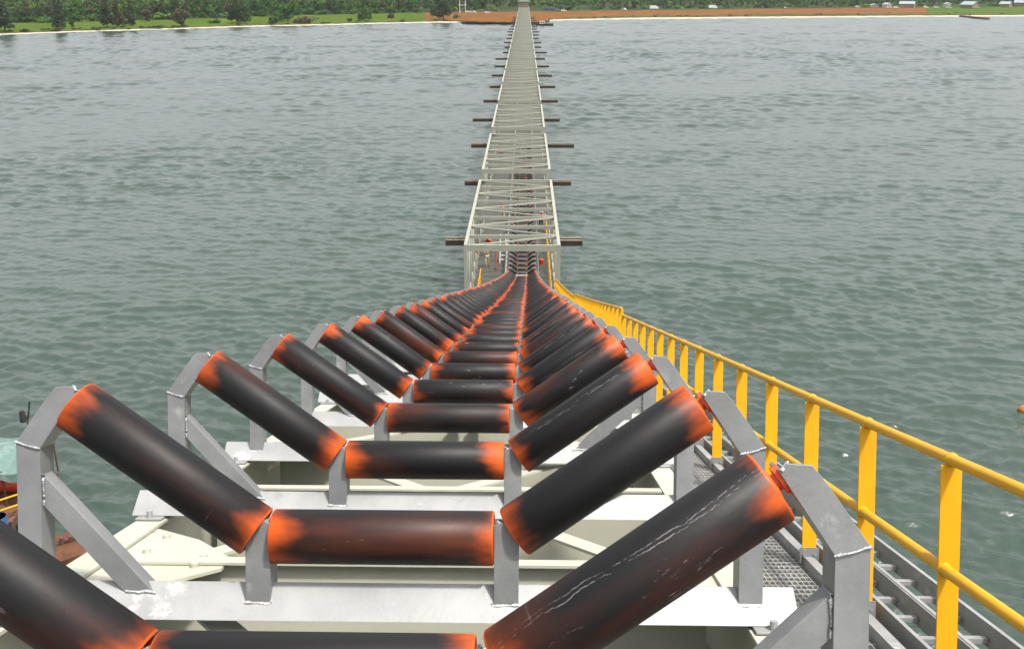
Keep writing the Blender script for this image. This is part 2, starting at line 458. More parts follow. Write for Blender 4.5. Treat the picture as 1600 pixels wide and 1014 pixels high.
# ------------------------------------------------------------------ water, land
def water():
    """one sheet of sea with real wind waves, finest near the jetty; sum of wind waves with random phases"""
    rs = np.random.RandomState(4)
    rad = [9.0]
    while rad[-1] < 1500: rad.append(rad[-1] * 1.0032 + 0.02)
    rad = np.array(rad)
    dense = np.arange(R(-37), R(37), 0.00125)
    side = np.linspace(R(37), R(150), 60)
    ang = np.concatenate([-side[::-1], dense, side[1:]])
    RR, AA = np.meshgrid(rad, ang, indexing='ij')
    X = RR * np.sin(AA); Y = RR * np.cos(AA)
    cell = np.gradient(rad)[:, None] * np.ones_like(AA)
    cell = np.maximum(cell, RR * np.gradient(ang)[None, :])
    Z = np.zeros_like(X); DX = np.zeros_like(X); DY = np.zeros_like(X)
    n = 110
    for i in range(n):
        lam = 0.6 * (12.0 / 0.6) ** ((i + rs.rand()) / n)
        k = 2 * math.pi / lam
        spread = R(32) if lam < 4 else R(20)
        th = R(-100) + rs.randn() * spread
        slope = (0.034 if lam < 1.1 else 0.040) if lam < 2.2 else 0.020 if lam < 4 else 0.008
        amp = slope / k * (0.6 + 0.8 * rs.rand())
        ph = rs.rand() * 6.283
        far_ = 1 + np.clip((RR - 130) / 260, 0, 1) * 1.6 if lam > 2.8 else 1.0
        w_ = far_ * np.clip((lam / cell - 1.7) / 1.0, 0, 1)
        q = k * (math.cos(th) * X + math.sin(th) * Y) + ph
        Z += w_ * amp * np.cos(q)
        sn = np.sin(q) * w_ * amp * 0.55
        DX -= math.cos(th) * sn; DY -= math.sin(th) * sn
    # gusts: calmer and rougher patches
    g = np.zeros_like(X)
    for i in range(10):
        lam = rs.uniform(18, 90); th = rs.rand() * 6.283; k = 2 * math.pi / lam
        g += np.cos(k * (math.cos(th) * X * 0.6 + math.sin(th) * Y) + rs.rand() * 6.283)
    g = np.clip(1.0 + 0.11 * g, 0.55, 1.35)
    fade = np.clip((AA[0] + R(150)) / R(8), 0, 1) * np.clip((R(150) - AA[0]) / R(8), 0, 1)
    g = g * fade[None, :]
    Z *= g; X = X + DX * g; Y = Y + DY * g
    nr, na = X.shape
    co = np.stack([X, Y, Z], -1).reshape(-1, 3).astype(np.float32)
    ii = np.arange(nr - 1)[:, None] * na + np.arange(na - 1)[None, :]
    quads = np.stack([ii, ii + 1, ii + na + 1, ii + na], -1).reshape(-1, 4).astype(np.int32)
    me = bpy.data.meshes.new('water')
    me.vertices.add(len(co)); me.vertices.foreach_set('co', co.ravel())
    me.loops.add(quads.size); me.loops.foreach_set('vertex_index', quads.ravel())
    me.polygons.add(len(quads)); me.polygons.foreach_set('loop_start', np.arange(0, quads.size, 4, dtype=np.int32))
    me.polygons.foreach_set('loop_total', np.full(len(quads), 4, dtype=np.int32))
    me.polygons.foreach_set('use_smooth', np.ones(len(quads), dtype=bool))
    me.update(calc_edges=True)
    o = bpy.data.objects.new('water', me); scene.collection.objects.link(o)
    m = bpy.data.materials.new('sea_water'); m.use_nodes = True
    t = m.node_tree; N = t.nodes; L = t.links
    p = N['Principled BSDF']
    p.inputs['Base Color'].default_value = (0.033, 0.050, 0.040, 1)
    p.inputs['Roughness'].default_value = 0.12
    p.inputs['IOR'].default_value = 1.33
    ge = N.new('ShaderNodeNewGeometry'); vl = N.new('ShaderNodeVectorMath'); vl.operation = 'LENGTH'; L.new(ge.outputs['Position'], vl.inputs[0])
    rg = N.new('ShaderNodeMapRange'); rg.inputs[1].default_value = 80; rg.inputs[2].default_value = 450; rg.inputs[3].default_value = 0.15; rg.inputs[4].default_value = 0.14
    L.new(vl.outputs['Value'], rg.inputs[0]); L.new(rg.outputs[0], p.inputs['Roughness'])
    tc = N.new('ShaderNodeTexCoord')
    def noise(scale, st, rot, detail, rough=0.55, dist=0.0):
        mp = N.new('ShaderNodeMapping'); mp.inputs['Scale'].default_value = st; mp.inputs['Rotation'].default_value = (0, 0, rot)
        L.new(tc.outputs['Object'], mp.inputs['Vector'])
        n = N.new('ShaderNodeTexNoise'); n.inputs['Scale'].default_value = scale; n.inputs['Detail'].default_value = detail
        n.inputs['Roughness'].default_value = rough; n.inputs['Distortion'].default_value = dist
        L.new(mp.outputs[0], n.inputs['Vector'])
        return n.outputs['Fac']
    def mul(a, k):
        n = N.new('ShaderNodeMath'); n.operation = 'MULTIPLY'
        L.new(a, n.inputs[0])
        if isinstance(k, (int, float)): n.inputs[1].default_value = k
        else: L.new(k, n.inputs[1])
        return n.outputs[0]
    def add(a, b):
        n = N.new('ShaderNodeMath'); n.operation = 'ADD'; L.new(a, n.inputs[0]); L.new(b, n.inputs[1]); return n.outputs[0]
    hgt = add(mul(noise(1.6, (0.7, 1, 1), R(-10), 3, 0.6, 0.4), 0.060), mul(noise(4.0, (0.8, 1, 1), R(8), 3, 0.6, 0.3), 0.014))
    b = N.new('ShaderNodeBump'); b.inputs['Strength'].default_value = 1.0; b.inputs['Distance'].default_value = 1.0
    L.new(hgt, b.inputs['Height'])
    L.new(b.outputs[0], p.inputs['Normal'])
    me.materials.append(m)
    return setting(o)
water()

def interp(tab, x):
    if x <= tab[0][0]: return tab[0][1]
    for (a, b), (c, d) in zip(tab[:-1], tab[1:]):
        if x <= c: return b + (d - b) * (x - a) / (c - a)
    return tab[-1][1]
EDGE = [(-400, 66), (0, 55.5), (100, 51.5), (250, 46.8), (400, 42.5), (500, 40.5), (640, 37), (720, 36.5), (790, 38.5), (845, 38.5), (862, 33), (1000, 31.2), (1200, 29.6), (1400, 28), (1600, 26.8), (2000, 25)]
BT = [(-400, 63), (0, 53.2), (100, 49.5), (250, 45), (400, 40.5), (500, 38.5), (640, 35), (700, 34.2), (730, 34.6), (790, 35.8), (845, 35.6), (862, 31), (1000, 28.3), (1200, 26.6), (1400, 25.2), (1600, 24), (2000, 22)]
ST = [(-400, 60), (0, 50.5), (100, 47.5), (250, 43.5), (400, 38.5), (500, 36.8), (640, 32.8), (700, 32.0), (730, 32.0), (845, 31), (862, 29.6), (900, 27.5), (1000, 25.2), (1200, 22.6), (1400, 21.6), (1500, 22.2), (1600, 22), (2000, 20)]
FT = [(-400, 42), (0, 37), (100, 35), (250, 31.5), (400, 26.5), (500, 23.5), (640, 20.5), (700, 19.5), (845, 18.6), (1000, 16.6), (1200, 14.5), (1400, 12.8), (1600, 11.5), (2000, 9)]
def head(x): return max(0.0, min(1.0, (x - 715) / 15.0, (862 - x) / 15.0))     # the filled head of the jetty stands higher
def rowpts(tab, z, jit, xs, seed, up=0.0):
    rnd = random.Random(seed)
    return [pix(x, interp(tab, x) + rnd.uniform(-jit, jit), z + up * head(x)) for x in xs]
XS = [x for x in range(-400, 2001, 8)]
ZB, ZS, ZF = 0.35, 0.85, 2.0
rE = rowpts(EDGE, -0.02, 0.25, XS, 1); rB = rowpts(BT, ZB, 0.25, XS, 2, 1.0); rS = rowpts(ST, ZS, 0.35, XS, 3, 1.0); rF = rowpts(FT, ZF, 0.3, XS, 4, 0.6)
def mid(a, b, t, dz=0.0): return [Vector(p).lerp(q, t) + Vector((0, 0, dz)) for p, q in zip(a, b)]
M['sand'] = mat('beach_sand', (0.391, 0.340, 0.264), 0.9, 0, 0.12, 0.15, spots=(0.255, 0.187, 0.128), spot_scale=0.12, spot_thr=0.62, spec=0.03)
M['wetsand'] = mat('wet_sand', (0.20, 0.15, 0.11), 0.5, 0, 0.2, 0.1)
M['rock'] = mat('dark_rock_fill', (0.07, 0.058, 0.055), 0.9, 0, 0.5, 0.9, spec=0.03)
M['grass'] = mat('meadow_grass', (0.051, 0.081, 0.007), 0.9, 0, 0.22, 0.05, spots=(0.036, 0.055, 0.007), spot_scale=0.09, spot_thr=0.6, spec=0.03)
M['scrub'] = mat('scrub_ground', (0.052, 0.059, 0.020), 0.9, 0, 0.45, 0.15, spots=(0.140, 0.119, 0.063), spot_scale=0.12, spot_thr=0.6, spec=0.03)
M['earth'] = mat('red_earth', (0.131, 0.055, 0.014), 0.95, 0, 0.22, 0.06, spots=(0.150, 0.073, 0.027), spot_scale=0.11, spot_thr=0.58, spots2=(0.05, 0.055, 0.016), s2_scale=0.09, s2_thr=0.58, s2_amt=0.7, spec=0.03)
M['soil'] = mat('wooded_ground', (0.030, 0.042, 0.016), 0.95, 0, 0.4, 0.04, spots=(0.08, 0.075, 0.035), spot_scale=0.05, spot_thr=0.62, spec=0.03)
def strip(name, rows, m, x0=-400, x1=2000):
    i0 = max(0, int((x0 + 400) / 8)); i1 = min(len(XS), int((x1 + 400) / 8) + 1)
    mb = MB(); mb.quadstrip([r[i0:i1] for r in rows])
    return setting(mb.build(name, m))
strip('wet_sand', [rE, mid(rE, rB, 0.35)], M['wetsand'], -400, 720); strip('wet_sand', [rE, mid(rE, rB, 0.35)], M['wetsand'], 856, 2000)
strip('beach', [mid(rE, rB, 0.35), mid(rE, rB, 0.7), rB], M['sand'], -400, 720); strip('beach', [mid(rE, rB, 0.35), mid(rE, rB, 0.7), rB], M['sand'], 856, 2000)
strip('rock_bank', [rE, mid(rE, rB, 0.5, 0.5), rB], M['rock'], 720, 856)
strip('scrub_ground', [rB, rS], M['scrub'], -400, 720); strip('scrub_ground', [rB, rS], M['scrub'], 856, 2000)
strip('earth_slope', [rB, rS], M['earth'], 720, 856)
strip('meadow', [rS, mid(rS, rF, 0.4, 0.15), mid(rS, rF, 0.75, -0.1), rF], M['grass'], -400, 664)
strip('earth_bank', [rS, mid(rS, rF, 0.3, 0.5), mid(rS, rF, 0.6, 0.2), rF], M['earth'], 664, 1448)
strip('meadow', [rS, mid(rS, rF, 0.4, 0.15), mid(rS, rF, 0.75, -0.1), rF], M['grass'], 1448, 2000)
def far(row, D, dz):
    out = []
    for p in row:
        d = Vector((p.x, p.y, 0)).normalized()
        out.append(Vector((p.x, p.y, p.z)) + d * D + Vector((0, 0, dz)))
    return out
strip('ground', [rF, far(rF, 60, 0.5), far(rF, 200, 1.0), far(rF, 600, 3), far(rF, 1400, 18), far(rF, 3000, 60), far(rF, 6000, 70)], M['soil'])
# low white surf where the waves run out on the beach
def surf():
    mb = MB(); rnd = random.Random(5)
    for i in range(0, len(XS) - 1):
        x = XS[i]
        if 735 < x < 856: continue
        if rnd.random() < 0.45: continue
        a = rE[i] + Vector((0, -0.2, 0)); b = rE[i + 1] + Vector((0, -0.2, 0))
        da = rnd.uniform(0.3, 3.5); db = rnd.uniform(0.3, 3.5)
        na = Vector((a.x, a.y, 0)).normalized(); nb = Vector((b.x, b.y, 0)).normalized()
        mb.add([(a.x - na.x * da, a.y - na.y * da, 0.06), (b.x - nb.x * db, b.y - nb.y * db, 0.06), (b.x + nb.x, b.y + nb.y, 0.06), (a.x + na.x, a.y + na.y, 0.06)], [(0, 1, 2, 3)])
    m = mat('sea_foam', (0.42, 0.43, 0.42), 0.8, 0, 0.1, 0.3)
    setting(mb.build('surf', m))
surf()

# ------------------------------------------------------------------ idler frames (base, brackets, three rollers)
TR = R(35)
AX, E0 = 0.368, 0.035
def roller_mesh(L=0.67, r=0.0815, n=48):
    mb = MB(); h = L / 2
    xs = [(-h, r - 0.004), (-h + 0.004, r), (h - 0.004, r), (h, r - 0.004)]
    vs = []
    for x, q in xs:
        for i in range(n):
            t = 2 * math.pi * i / n; vs.append((x, q * math.cos(t), q * math.sin(t)))
    fs = []
    for k in range(3):
        for i in range(n):
            j = (i + 1) % n; fs.append((k * n + i, k * n + j, (k + 1) * n + j, (k + 1) * n + i))
    mb.add(vs, fs, 0, True)
    return mb
def cap_mesh(sg, L=0.67, r=0.0815, n=32):
    mb = MB(); h = L / 2
    prof = [(h, r - 0.004), (h, r - 0.011), (h - 0.010, r - 0.013), (h - 0.010, 0.040), (h + 0.006, 0.034), (h + 0.008, 0.022)]
    vs = []
    for x, q in prof:
        for i in range(n):
            t = 2 * math.pi * i / n; vs.append((sg * x, q * math.cos(t), q * math.sin(t)))
    fs = []
    for k in range(len(prof) - 1):
        for i in range(n):
            j = (i + 1) % n; fs.append((k * n + i, k * n + j, (k + 1) * n + j, (k + 1) * n + i))
    mb.add(vs, fs, 0, True)
    return mb
def add_roller(root, loc, tilt, detail=True):
    if detail:
        r = roller_mesh().build('roller', M['roller'], root, loc, rel=False)
        r.rotation_euler = (random.uniform(0, 6.28), -tilt, 0)
        # spin about own axis first, then tilt
        r.rotation_mode = 'XYZ'
        for sg in (-1, 1): cap_mesh(sg).build('end_cap', M['orange'], r, rel=False)
        s = MB(); s.cyl((-0.385, 0, 0), (0.385, 0, 0), 0.019, n=10)
        for sg in (-1, 1): s.cyl((sg * 0.352, 0, 0), (sg * 0.366, 0, 0), 0.033, n=6)
        s.build('shaft', M['orange'], r, rel=False)
    else:
        r = roller_mesh(n=24)
        r.add([(0.33, 0.08 * math.cos(t * 0.5236), 0.08 * math.sin(t * 0.5236)) for t in range(12)], [tuple(range(12))], 1)
        r.add([(-0.33, 0.08 * math.cos(t * 0.5236), 0.08 * math.sin(t * 0.5236)) for t in range(12)], [tuple(range(12))[::-1]], 1)
        r.cyl((-0.385, 0, 0), (0.385, 0, 0), 0.02, n=6, mi=1)
        r = r.build('roller', [M['roller'], M['orange']], root, loc, rel=False)
        r.rotation_euler = (0, -tilt, 0)
    return r
def frame_parts(detail=True, bw=0.09):
    """list of (name, MB) in the idler's own frame: x across, y down the slope, z away from the belt bed"""
    out = []
    b = MB()
    b.prism([(-bw, -0.23), (0, -0.14), (bw, -0.23), (bw - 0.011, -0.23), (0, -0.151), (0.011 - bw, -0.23)], -1.24, 1.24, 0, 'x')
    for sg in (-1, 1):
        b.box(min(sg * 1.10, sg * 1.21), max(sg * 1.10, sg * 1.21), -0.13, 0.13, -0.240, -0.2315)
        if detail:
            for yy in (-0.11, 0.11):
                b.cyl((sg * 1.155, yy, -0.232), (sg * 1.155, yy, -0.205), 0.013, n=6)
    out.append(('base_beam', b))
    for sg in (-1, 1):
        P = lambda pts: [(sg * x, z) for x, z in pts]
        l = MB()
        l.prism(P([(0.336, -0.188), (0.336, 0.050), (0.350, 0.060), (0.376, 0.058), (0.410, 0.012), (0.410, -0.188)]), -0.047, -0.038)
        l.prism(P([(0.336, -0.20), (0.336, 0.050), (0.345, 0.050), (0.345, -0.20)]), -0.038, 0.040)
        l.prism(P([(0.401, -0.20), (0.401, 0.022), (0.410, 0.012), (0.410, -0.20)]), -0.038, 0.040)
        if detail:
            l.bead((sg * 0.333, -0.050, -0.190), (sg * 0.413, -0.050, -0.190), 0.006, 1, 3)
            l.bead((sg * 0.333, -0.048, -0.190), (sg * 0.333, 0.030, -0.165), 0.006, 1, 4)
            l.bead((sg * 0.345, -0.040, 0.060), (sg * 0.410, -0.040, 0.015), 0.005, 1, 5)
            l.bead((sg * 0.345, 0.010, 0.052), (sg * 0.345, -0.040, 0.058), 0.005, 1, 6)
        out.append(('inner_bracket', l))
        o = MB()
        D = 0.012 if sg > 0 else -0.028
        fr = [(1.055 + D, -0.190), (1.055 + D, 0.270), (0.938 + D, 0.442), (0.955 + D, 0.458), (1.005 + D, 0.455), (1.035 + D, 0.420), (1.127 + D, 0.290), (1.127 + D, -0.190)]
        o.prism(P(fr), -0.040, -0.031)
        fl = [(1.055 + D, -0.195), (1.055 + D, 0.270), (0.938 + D, 0.442), (0.945 + D, 0.447), (1.064 + D, 0.273), (1.064 + D, -0.195)]
        o.prism(P(fl), -0.031, 0.042)
        fo = [(1.118 + D, -0.195), (1.118 + D, 0.286), (1.127 + D, 0.290), (1.127 + D, -0.195)]
        o.prism(P(fo), -0.031, 0.020)
        if detail:
            o.bead((sg * (1.053 + D), -0.042, 0.270), (sg * (1.128 + D), -0.042, 0.289), 0.004, 1, 7)
            o.bead((sg * (1.052 + D), -0.043, -0.186), (sg * (1.130 + D), -0.043, -0.186), 0.005, 1, 8)
            o.bead((sg * (0.942 + D), -0.040, 0.444), (sg * (0.960 + D), -0.020, 0.458), 0.005, 1, 9)
        out.append(('outer_bracket', o))
        c = MB()
        c.prism(P([(1.054 + D, 0.190), (1.054 + D, 0.095), (0.785, -0.168), (0.695, -0.168)]), -0.0275, -0.0195)
        c.prism(P([(1.054 + D, 0.190), (1.054 + D, 0.181), (0.702, -0.168), (0.695, -0.168)]), -0.0195, 0.030)
        if detail:
            c.bead((sg * (1.052 + D), -0.029, 0.190), (sg * (1.052 + D), -0.029, 0.095), 0.005, 1, 10)
            c.bead((sg * 0.780, -0.030, -0.166), (sg * 0.685, -0.030, -0.166), 0.006, 1, 11)
        out.append(('brace', c))
    return out
ROLLPOS = [((0, 0, 0), 0.0)]
for sg in (-1, 1):
    t = E0 + 0.335 - (0.012 if sg < 0 else 0)
    ROLLPOS.append(((sg * (AX + t * math.cos(TR)), 0, t * math.sin(TR)), sg * TR))
def make_idler(detail):
    root = thing('idler_frame', 'x', 'conveyor idler', (0, 0, 0), 'idler frames of the conveyor')
    if detail:
        for nm, mb in frame_parts(True):
            mb.build(nm, [M['galvbeam'] if nm == 'base_beam' else M['galv'], M['weld']], root, rel=False, bevel=0.0025)
    else:
        al = MB()
        for nm, mb in frame_parts(False, 0.05):
            al.add(mb.v, mb.f)
        al.build('frame', M['galv'], root, rel=False)
    for loc, tl in ROLLPOS: add_roller(root, loc, tl, detail)
    return root
ORD = ['nearest', 'second nearest', 'third', 'fourth', 'fifth', 'sixth', 'seventh', 'eighth', 'ninth', 'tenth', 'eleventh', 'twelfth']
IDL = ['idler frame cut off by the bottom edge, long pale scratch along its right roller',
       'second idler frame from the bottom edge, its middle roller whole and scuffed white',
       'third idler frame from the bottom edge, return roller end below its left bracket']
for k in range(3, 12):
    IDL.append('%s idler frame up the picture, counted from the one at the bottom edge' % ORD[k])
deep = make_idler(True); low = None
S_IDL = [1.97, 2.87] + [4.08 + 1.2 * k for k in range(0, 49)]
s = S_IDL[-1]
while s < 121: s += 1.2; S_IDL.append(s)
rnd = random.Random(12)
for k, s in enumerate(S_IDL):
    y, z, a = path(s)
    if k == 0: o = deep
    elif s < 26: o = copy_tree(deep)
    else:
        if low is None: low = make_idler(False); o = low
        else: o = copy_tree(low)
    o.location = (jx(y), y, z) if k else W(s, -0.008, -0.038)
    o.rotation_euler = (-a, 0, PYAW if y > LIPY else 0)
    o['category'] = 'conveyor idler'; o['group'] = 'idler frames of the conveyor'
    if k < len(IDL): o['label'] = IDL[k]
    elif s < 26: o['label'] = 'small idler frame halfway down the slope, its three rollers still seen apart'; o['group'] = 'idler frames in the middle of the slope'
    elif y < LIPY: o['label'] = 'tiny idler frame in the striped fan of rollers at the foot of the slope'; o['group'] = 'idler frames at the foot of the slope'
    else: o['label'] = 'tiny idler frame on the level belt line inside the jetty trusses'; o['group'] = 'idler frames inside the jetty'
    for ch in o.children:
        if ch.name.startswith('roller'):
            ang = rnd.uniform(0, 6.283)
            tl = ch.rotation_euler[1]
            if (k, round(math.degrees(tl))) in ((0, -35), (2, -35), (5, -35), (8, 0)): ch.pass_index = 1; ang = 0.0
            q = Matrix.Rotation(tl, 3, 'Y') @ Matrix.Rotation(ang, 3, 'X')
            ch.rotation_euler = q.to_euler()

# ------------------------------------------------------------------ steel gallery that carries the sloping belt
SE = 68.0
def slope_gallery():
    base = W(8, 0, -2.2)
    g = thing('conveyor_gallery', 'cream painted steel gallery sloping down under the rollers to the jetty', 'conveyor gallery', base)
    HT = -0.243
    for sg in (-1, 1):
        mb = MB()
        xa, xb = sorted((sg * 1.09, sg * 1.205))
        run(mb, -3, SE, xa, xb, HT - 0.012, HT)
        xw = sg * 1.1475
        run(mb, -3, SE, xw - 0.004, xw + 0.004, HT - 0.400, HT - 0.012)
        run(mb, -3, SE, xa, xb, HT - 0.412, HT - 0.400)
        mb.build('stringer', M['cream'], g)
        mb = MB()
        xa, xb = sorted((sg * 1.07, sg * 1.225))
        run(mb, -3, SE - 1, xa, xb, -2.16, -2.0)
        mb.build('bottom_chord', M['cream'], g)
    k = 0
    s = 2.87 + 0.56 - 3.6
    while s < 62:
        mb = MB()
        sbox(mb, s - 0.035, s + 0.035, -1.085, 1.085, HT - 0.011, HT - 0.001)
        sbox(mb, s - 0.004, s + 0.004, -1.085, 1.085, HT - 0.42, HT - 0.011)
        sbox(mb, s - 0.035, s + 0.035, -1.085, 1.085, HT - 0.430, HT - 0.42)
        mb.build('cross_beam', M['cream'], g)
        if k % 2 == 1 and s < 40:
            for sg in (-1, 1):
                mb = MB()
                poly = [(-0.50, 1.088), (0.46, 1.088), (0.30, 0.86), (0.06, 0.66), (-0.06, 0.66), (-0.30, 0.86)]
                n = len(poly)
                lo = [W(s + q[0], sg * q[1], HT - 0.026) for q in poly]; hi = [W(s + q[0], sg * q[1], HT - 0.014) for q in poly]
                mb.add(lo + hi, [tuple(range(n)), tuple(range(2 * n - 1, n - 1, -1))] + [((i + 1) % n, i, n + i, n + (i + 1) % n) for i in range(n)])
                upv = W(s, 0, 1) - W(s, 0, 0)
                for bs, bx in ((-0.34, 1.0), (-0.12, 1.0), (0.12, 1.0), (0.32, 1.0), (-0.05, 0.76), (0.05, 0.76)):
                    c_ = W(s + bs, sg * bx, HT - 0.015); mb.cyl(c_, c_ + upv * 0.016, 0.016, n=6)
                mb.build('gusset_plate', M['cream'], g)
                mb = MB()
                up = W(s, 0, 1) - W(s, 0, 0)
                mb.beam(W(s - 0.16, sg * 0.80, HT - 0.036), W(s - 1.15, sg * 0.05, HT - 0.036), 0.09, 0.012, up)
                mb.beam(W(s + 0.16, sg * 0.80, HT - 0.036), W(s + 1.15, sg * 0.05, HT - 0.036), 0.09, 0.012, up)
                mb.build('bracing', M['cream'], g)
        if k % 2 == 1 and s < 60:
            for sg in (-1, 1):
                mb = MB()
                up = W(s, 1, 0) - W(s, 0, 0)
                mb.beam(W(s, sg * 1.147, HT - 0.414), W(s, sg * 1.147, -2.0), 0.10, 0.10, up)
                mb.build('post', M['cream'], g)
                mb = MB()
                mb.beam(W(s + 0.1, sg * 1.147, HT - 0.46), W(s + 2.3, sg * 1.147, -1.98), 0.07, 0.07, up)
                mb.build('diagonal', M['cream'], g)
            mb = MB()
            sbox(mb, s - 0.05, s + 0.05, -1.07, 1.07, -2.13, -2.02)
            mb.build('bottom_cross_beam', M['cream'], g)
        if k % 2 == 0 and s < 24:
            for sg in (-1, 1):
                mb = MB()      # hanger plate of the return rollers
                sbox(mb, s + 0.1, s + 0.25, sg * 1.06 - 0.006, sg * 1.06 + 0.006, -0.80, HT - 0.1)
                mb.build('hanger', M['galv'], g)
        k += 1; s += 1.2
    mb = MB(); sbox(mb, 65.84, 65.96, -1.0, 1.0, 0.06, 0.16); mb.build('end_bar', M['cream'], g)
    # walkway brackets to the right
    s = 1.2
    while s < 62:
        mb = MB()
        sbox(mb, s - 0.04, s + 0.04, 1.23, 2.20, -1.19, -1.09)
        mb.beam(W(s, 1.23, -1.75), W(s, 2.0, -1.19), 0.06, 0.06)
        mb.build('walkway_bracket', M['cream'], g)
        s += 2.4
    return g
slope_gallery()

RET = ['black and orange return roller low under the nearest idler frames', 'black and orange return roller showing below the left bracket of the third idler frame', 'black and orange return roller hidden low among the middle idler frames', 'black and orange return roller farthest down under the slope']
for i, s in enumerate((3.95, 6.75, 9.8, 12.8)):
    y, z, a = path(s)
    c = W(s, 0, -0.585 if i == 0 else -0.63)
    t = thing('return_roller', RET[i], 'return roller', c, 'return rollers under the belt bed', (-a, 0, 0))
    n = 32; mb = MB(); h = 0.95
    mb.cyl((-h, 0, 0), (h, 0, 0), 0.075, n=32, caps=False)
    rr = mb.build('roller_shell', M['black'], t, rel=False)
    for sg in (-1, 1):
        mb = MB(); mb.cyl((sg * (h - 0.13), 0, 0), (sg * (h + 0.002), 0, 0), 0.0765, n=32)
        mb.cyl((sg * h, 0, 0), (sg * (h + 0.09), 0, 0), 0.02, n=10)
        mb.build('painted_end', M['orange'], t, rel=False)

# walkway grating and its edge channels
def walkway():
    t = thing('walkway', 'narrow galvanised grating walkway running down beside the rollers', 'walkway', W(5, 1.7, -1.05))
    mb = MB()
    x = 1.285
    while x < 2.19:
        run(mb, -2, 20, x - 0.002, x + 0.002, -1.080, -1.050)
        x += 0.034
    s = -1.0
    while s < 20:
        sbox(mb, s - 0.003, s + 0.003, 1.27, 2.195, -1.060, -1.051)
        s += 0.076
    x = 1.30
    while x < 2.19:
        run(mb, 20, 64, x - 0.004, x + 0.004, -1.080, -1.050, step=3)
        x += 0.075
    s = 20
    while s < 64:
        sbox(mb, s - 0.006, s + 0.006, 1.27, 2.195, -1.062, -1.051)
        s += 0.3
    mb.build('grating', M['grate'], t)
    mb = MB()
    run(mb, -2, 64, 2.198, 2.206, -1.20, -0.985)
    run(mb, -2, 64, 2.206, 2.262, -1.20, -1.192)
    run(mb, -2, 64, 2.206, 2.262, -1.000, -0.990)
    mb.build('toe_plate', M['galvbeam'], t)
    mb = MB()
    run(mb, -2, 64, 1.250, 1.262, -1.17, -1.045)
    mb.build('inner_edge', M['galvbeam'], t)
walkway()

# cable ladders outside the walkway
def ladder(x0, x1, h, label):
    t = thing('cable_ladder', label, 'cable ladder', W(5, x0, h), 'cable ladders beside the walkway')
    for x in (x0, x1):
        mb = MB()
        run(mb, -2, 62, x - 0.002, x + 0.002, h - 0.12, h)
        run(mb, -2, 62, x - 0.002, x + 0.020, h, h + 0.003)
        run(mb, -2, 62, x + 0.002, x + 0.018, h - 0.123, h - 0.120)
        mb.build('side_rail', M['galvbeam'], t)
    s = -1.8; k = 0; rest = MB()
    while s < 40:
        mb = MB() if k < 99 else rest
        sbox(mb, s - 0.022, s + 0.022, x0 + 0.006, x1 - 0.006, h - 0.095, h - 0.070)
        if k < 99: mb.build('rung', M['galvbeam'], t)
        s += 0.30; k += 1
    setting(rest.build('far_rungs', M['galvbeam'], t), 'stuff')
ladder(2.33, 2.535, -0.955, 'galvanised cable ladder next to the yellow railing, inner of the two')
ladder(2.545, 2.765, -0.950, 'galvanised cable ladder nearest the water, outer of the two')

# yellow railings
def railing(s0, s1, dha, dhb, label):
    def dh(s): return dha + (dhb - dha) * max(0, min(1, (s - s0) / (s1 - s0)))
    t = thing('yellow_railing', label, 'railing', W((s0 + s1) / 2, 2.235, -1.0), 'yellow railings down the slope')
    X = 2.235
    st = []
    s = s0 + 0.05
    while s <= s1 + 1e-3: st.append(s); s += 0.5
    if st[-1] < s1 - 0.05: st.append(s1)
    mb = MB(); mb.tube([W(s, X, 0.022 + dh(s)) for s in [s0 - 0.12] + st + [s1 + 0.12]], 0.0255, 14)
    mb.build('top_rail', M['railyellow'], t)
    mb = MB(); mb.tube([W(s, X - 0.018, -0.45 + dh(s)) for s in [s0 - 0.12] + st + [s1 + 0.12]], 0.0255, 14)
    mb.build('mid_rail', M['railyellow'], t)
    s = s0
    while s <= s1 + 0.01:
        mb = MB()
        sbox(mb, s - 0.005, s + 0.005, X - 0.045, X + 0.045, -1.03, dh(s))
        sbox(mb, s + 0.005, s + 0.075, X + 0.035, X + 0.045, -1.03, dh(s))
        mb.build('post', M['yellow'], t, bevel=0.002)
        if s < 19:
            for hh, xx in ((0.022 + dh(s), X), (-0.45 + dh(s), X - 0.018)):
                mb = MB(); mb.tube([W(s - 0.018, xx, hh), W(s - 0.006, xx, hh), W(s + 0.006, xx, hh), W(s + 0.018, xx, hh)], [0.026, 0.0315, 0.0315, 0.026], 14)
                mb.build('weld_collar', M['railyellow'], t)
            mb = MB()
            sbox(mb, s - 0.012, s - 0.005, X - 0.06, X + 0.06, -1.03, -0.93)
            for bx in (-0.035, 0.035): mb.cyl(W(s - 0.012, X + bx, -0.98), W(s - 0.026, X + bx, -0.98), 0.012, n=6)
            mb.build('foot_plate', M['galv'], t)
        s += 1.0
railing(1.05 - 1.0 + 0.02, 18.07, 0.0, 0.0, 'nearest length of yellow pipe railing with flat posts, running out of the right edge')
railing(18.6, 36.6, 0.12, -0.06, 'middle length of yellow railing, posts merging into a solid yellow band')
railing(37.2, 63.5, -0.17, -0.05, 'far short looking length of yellow railing rising to the jetty portal')

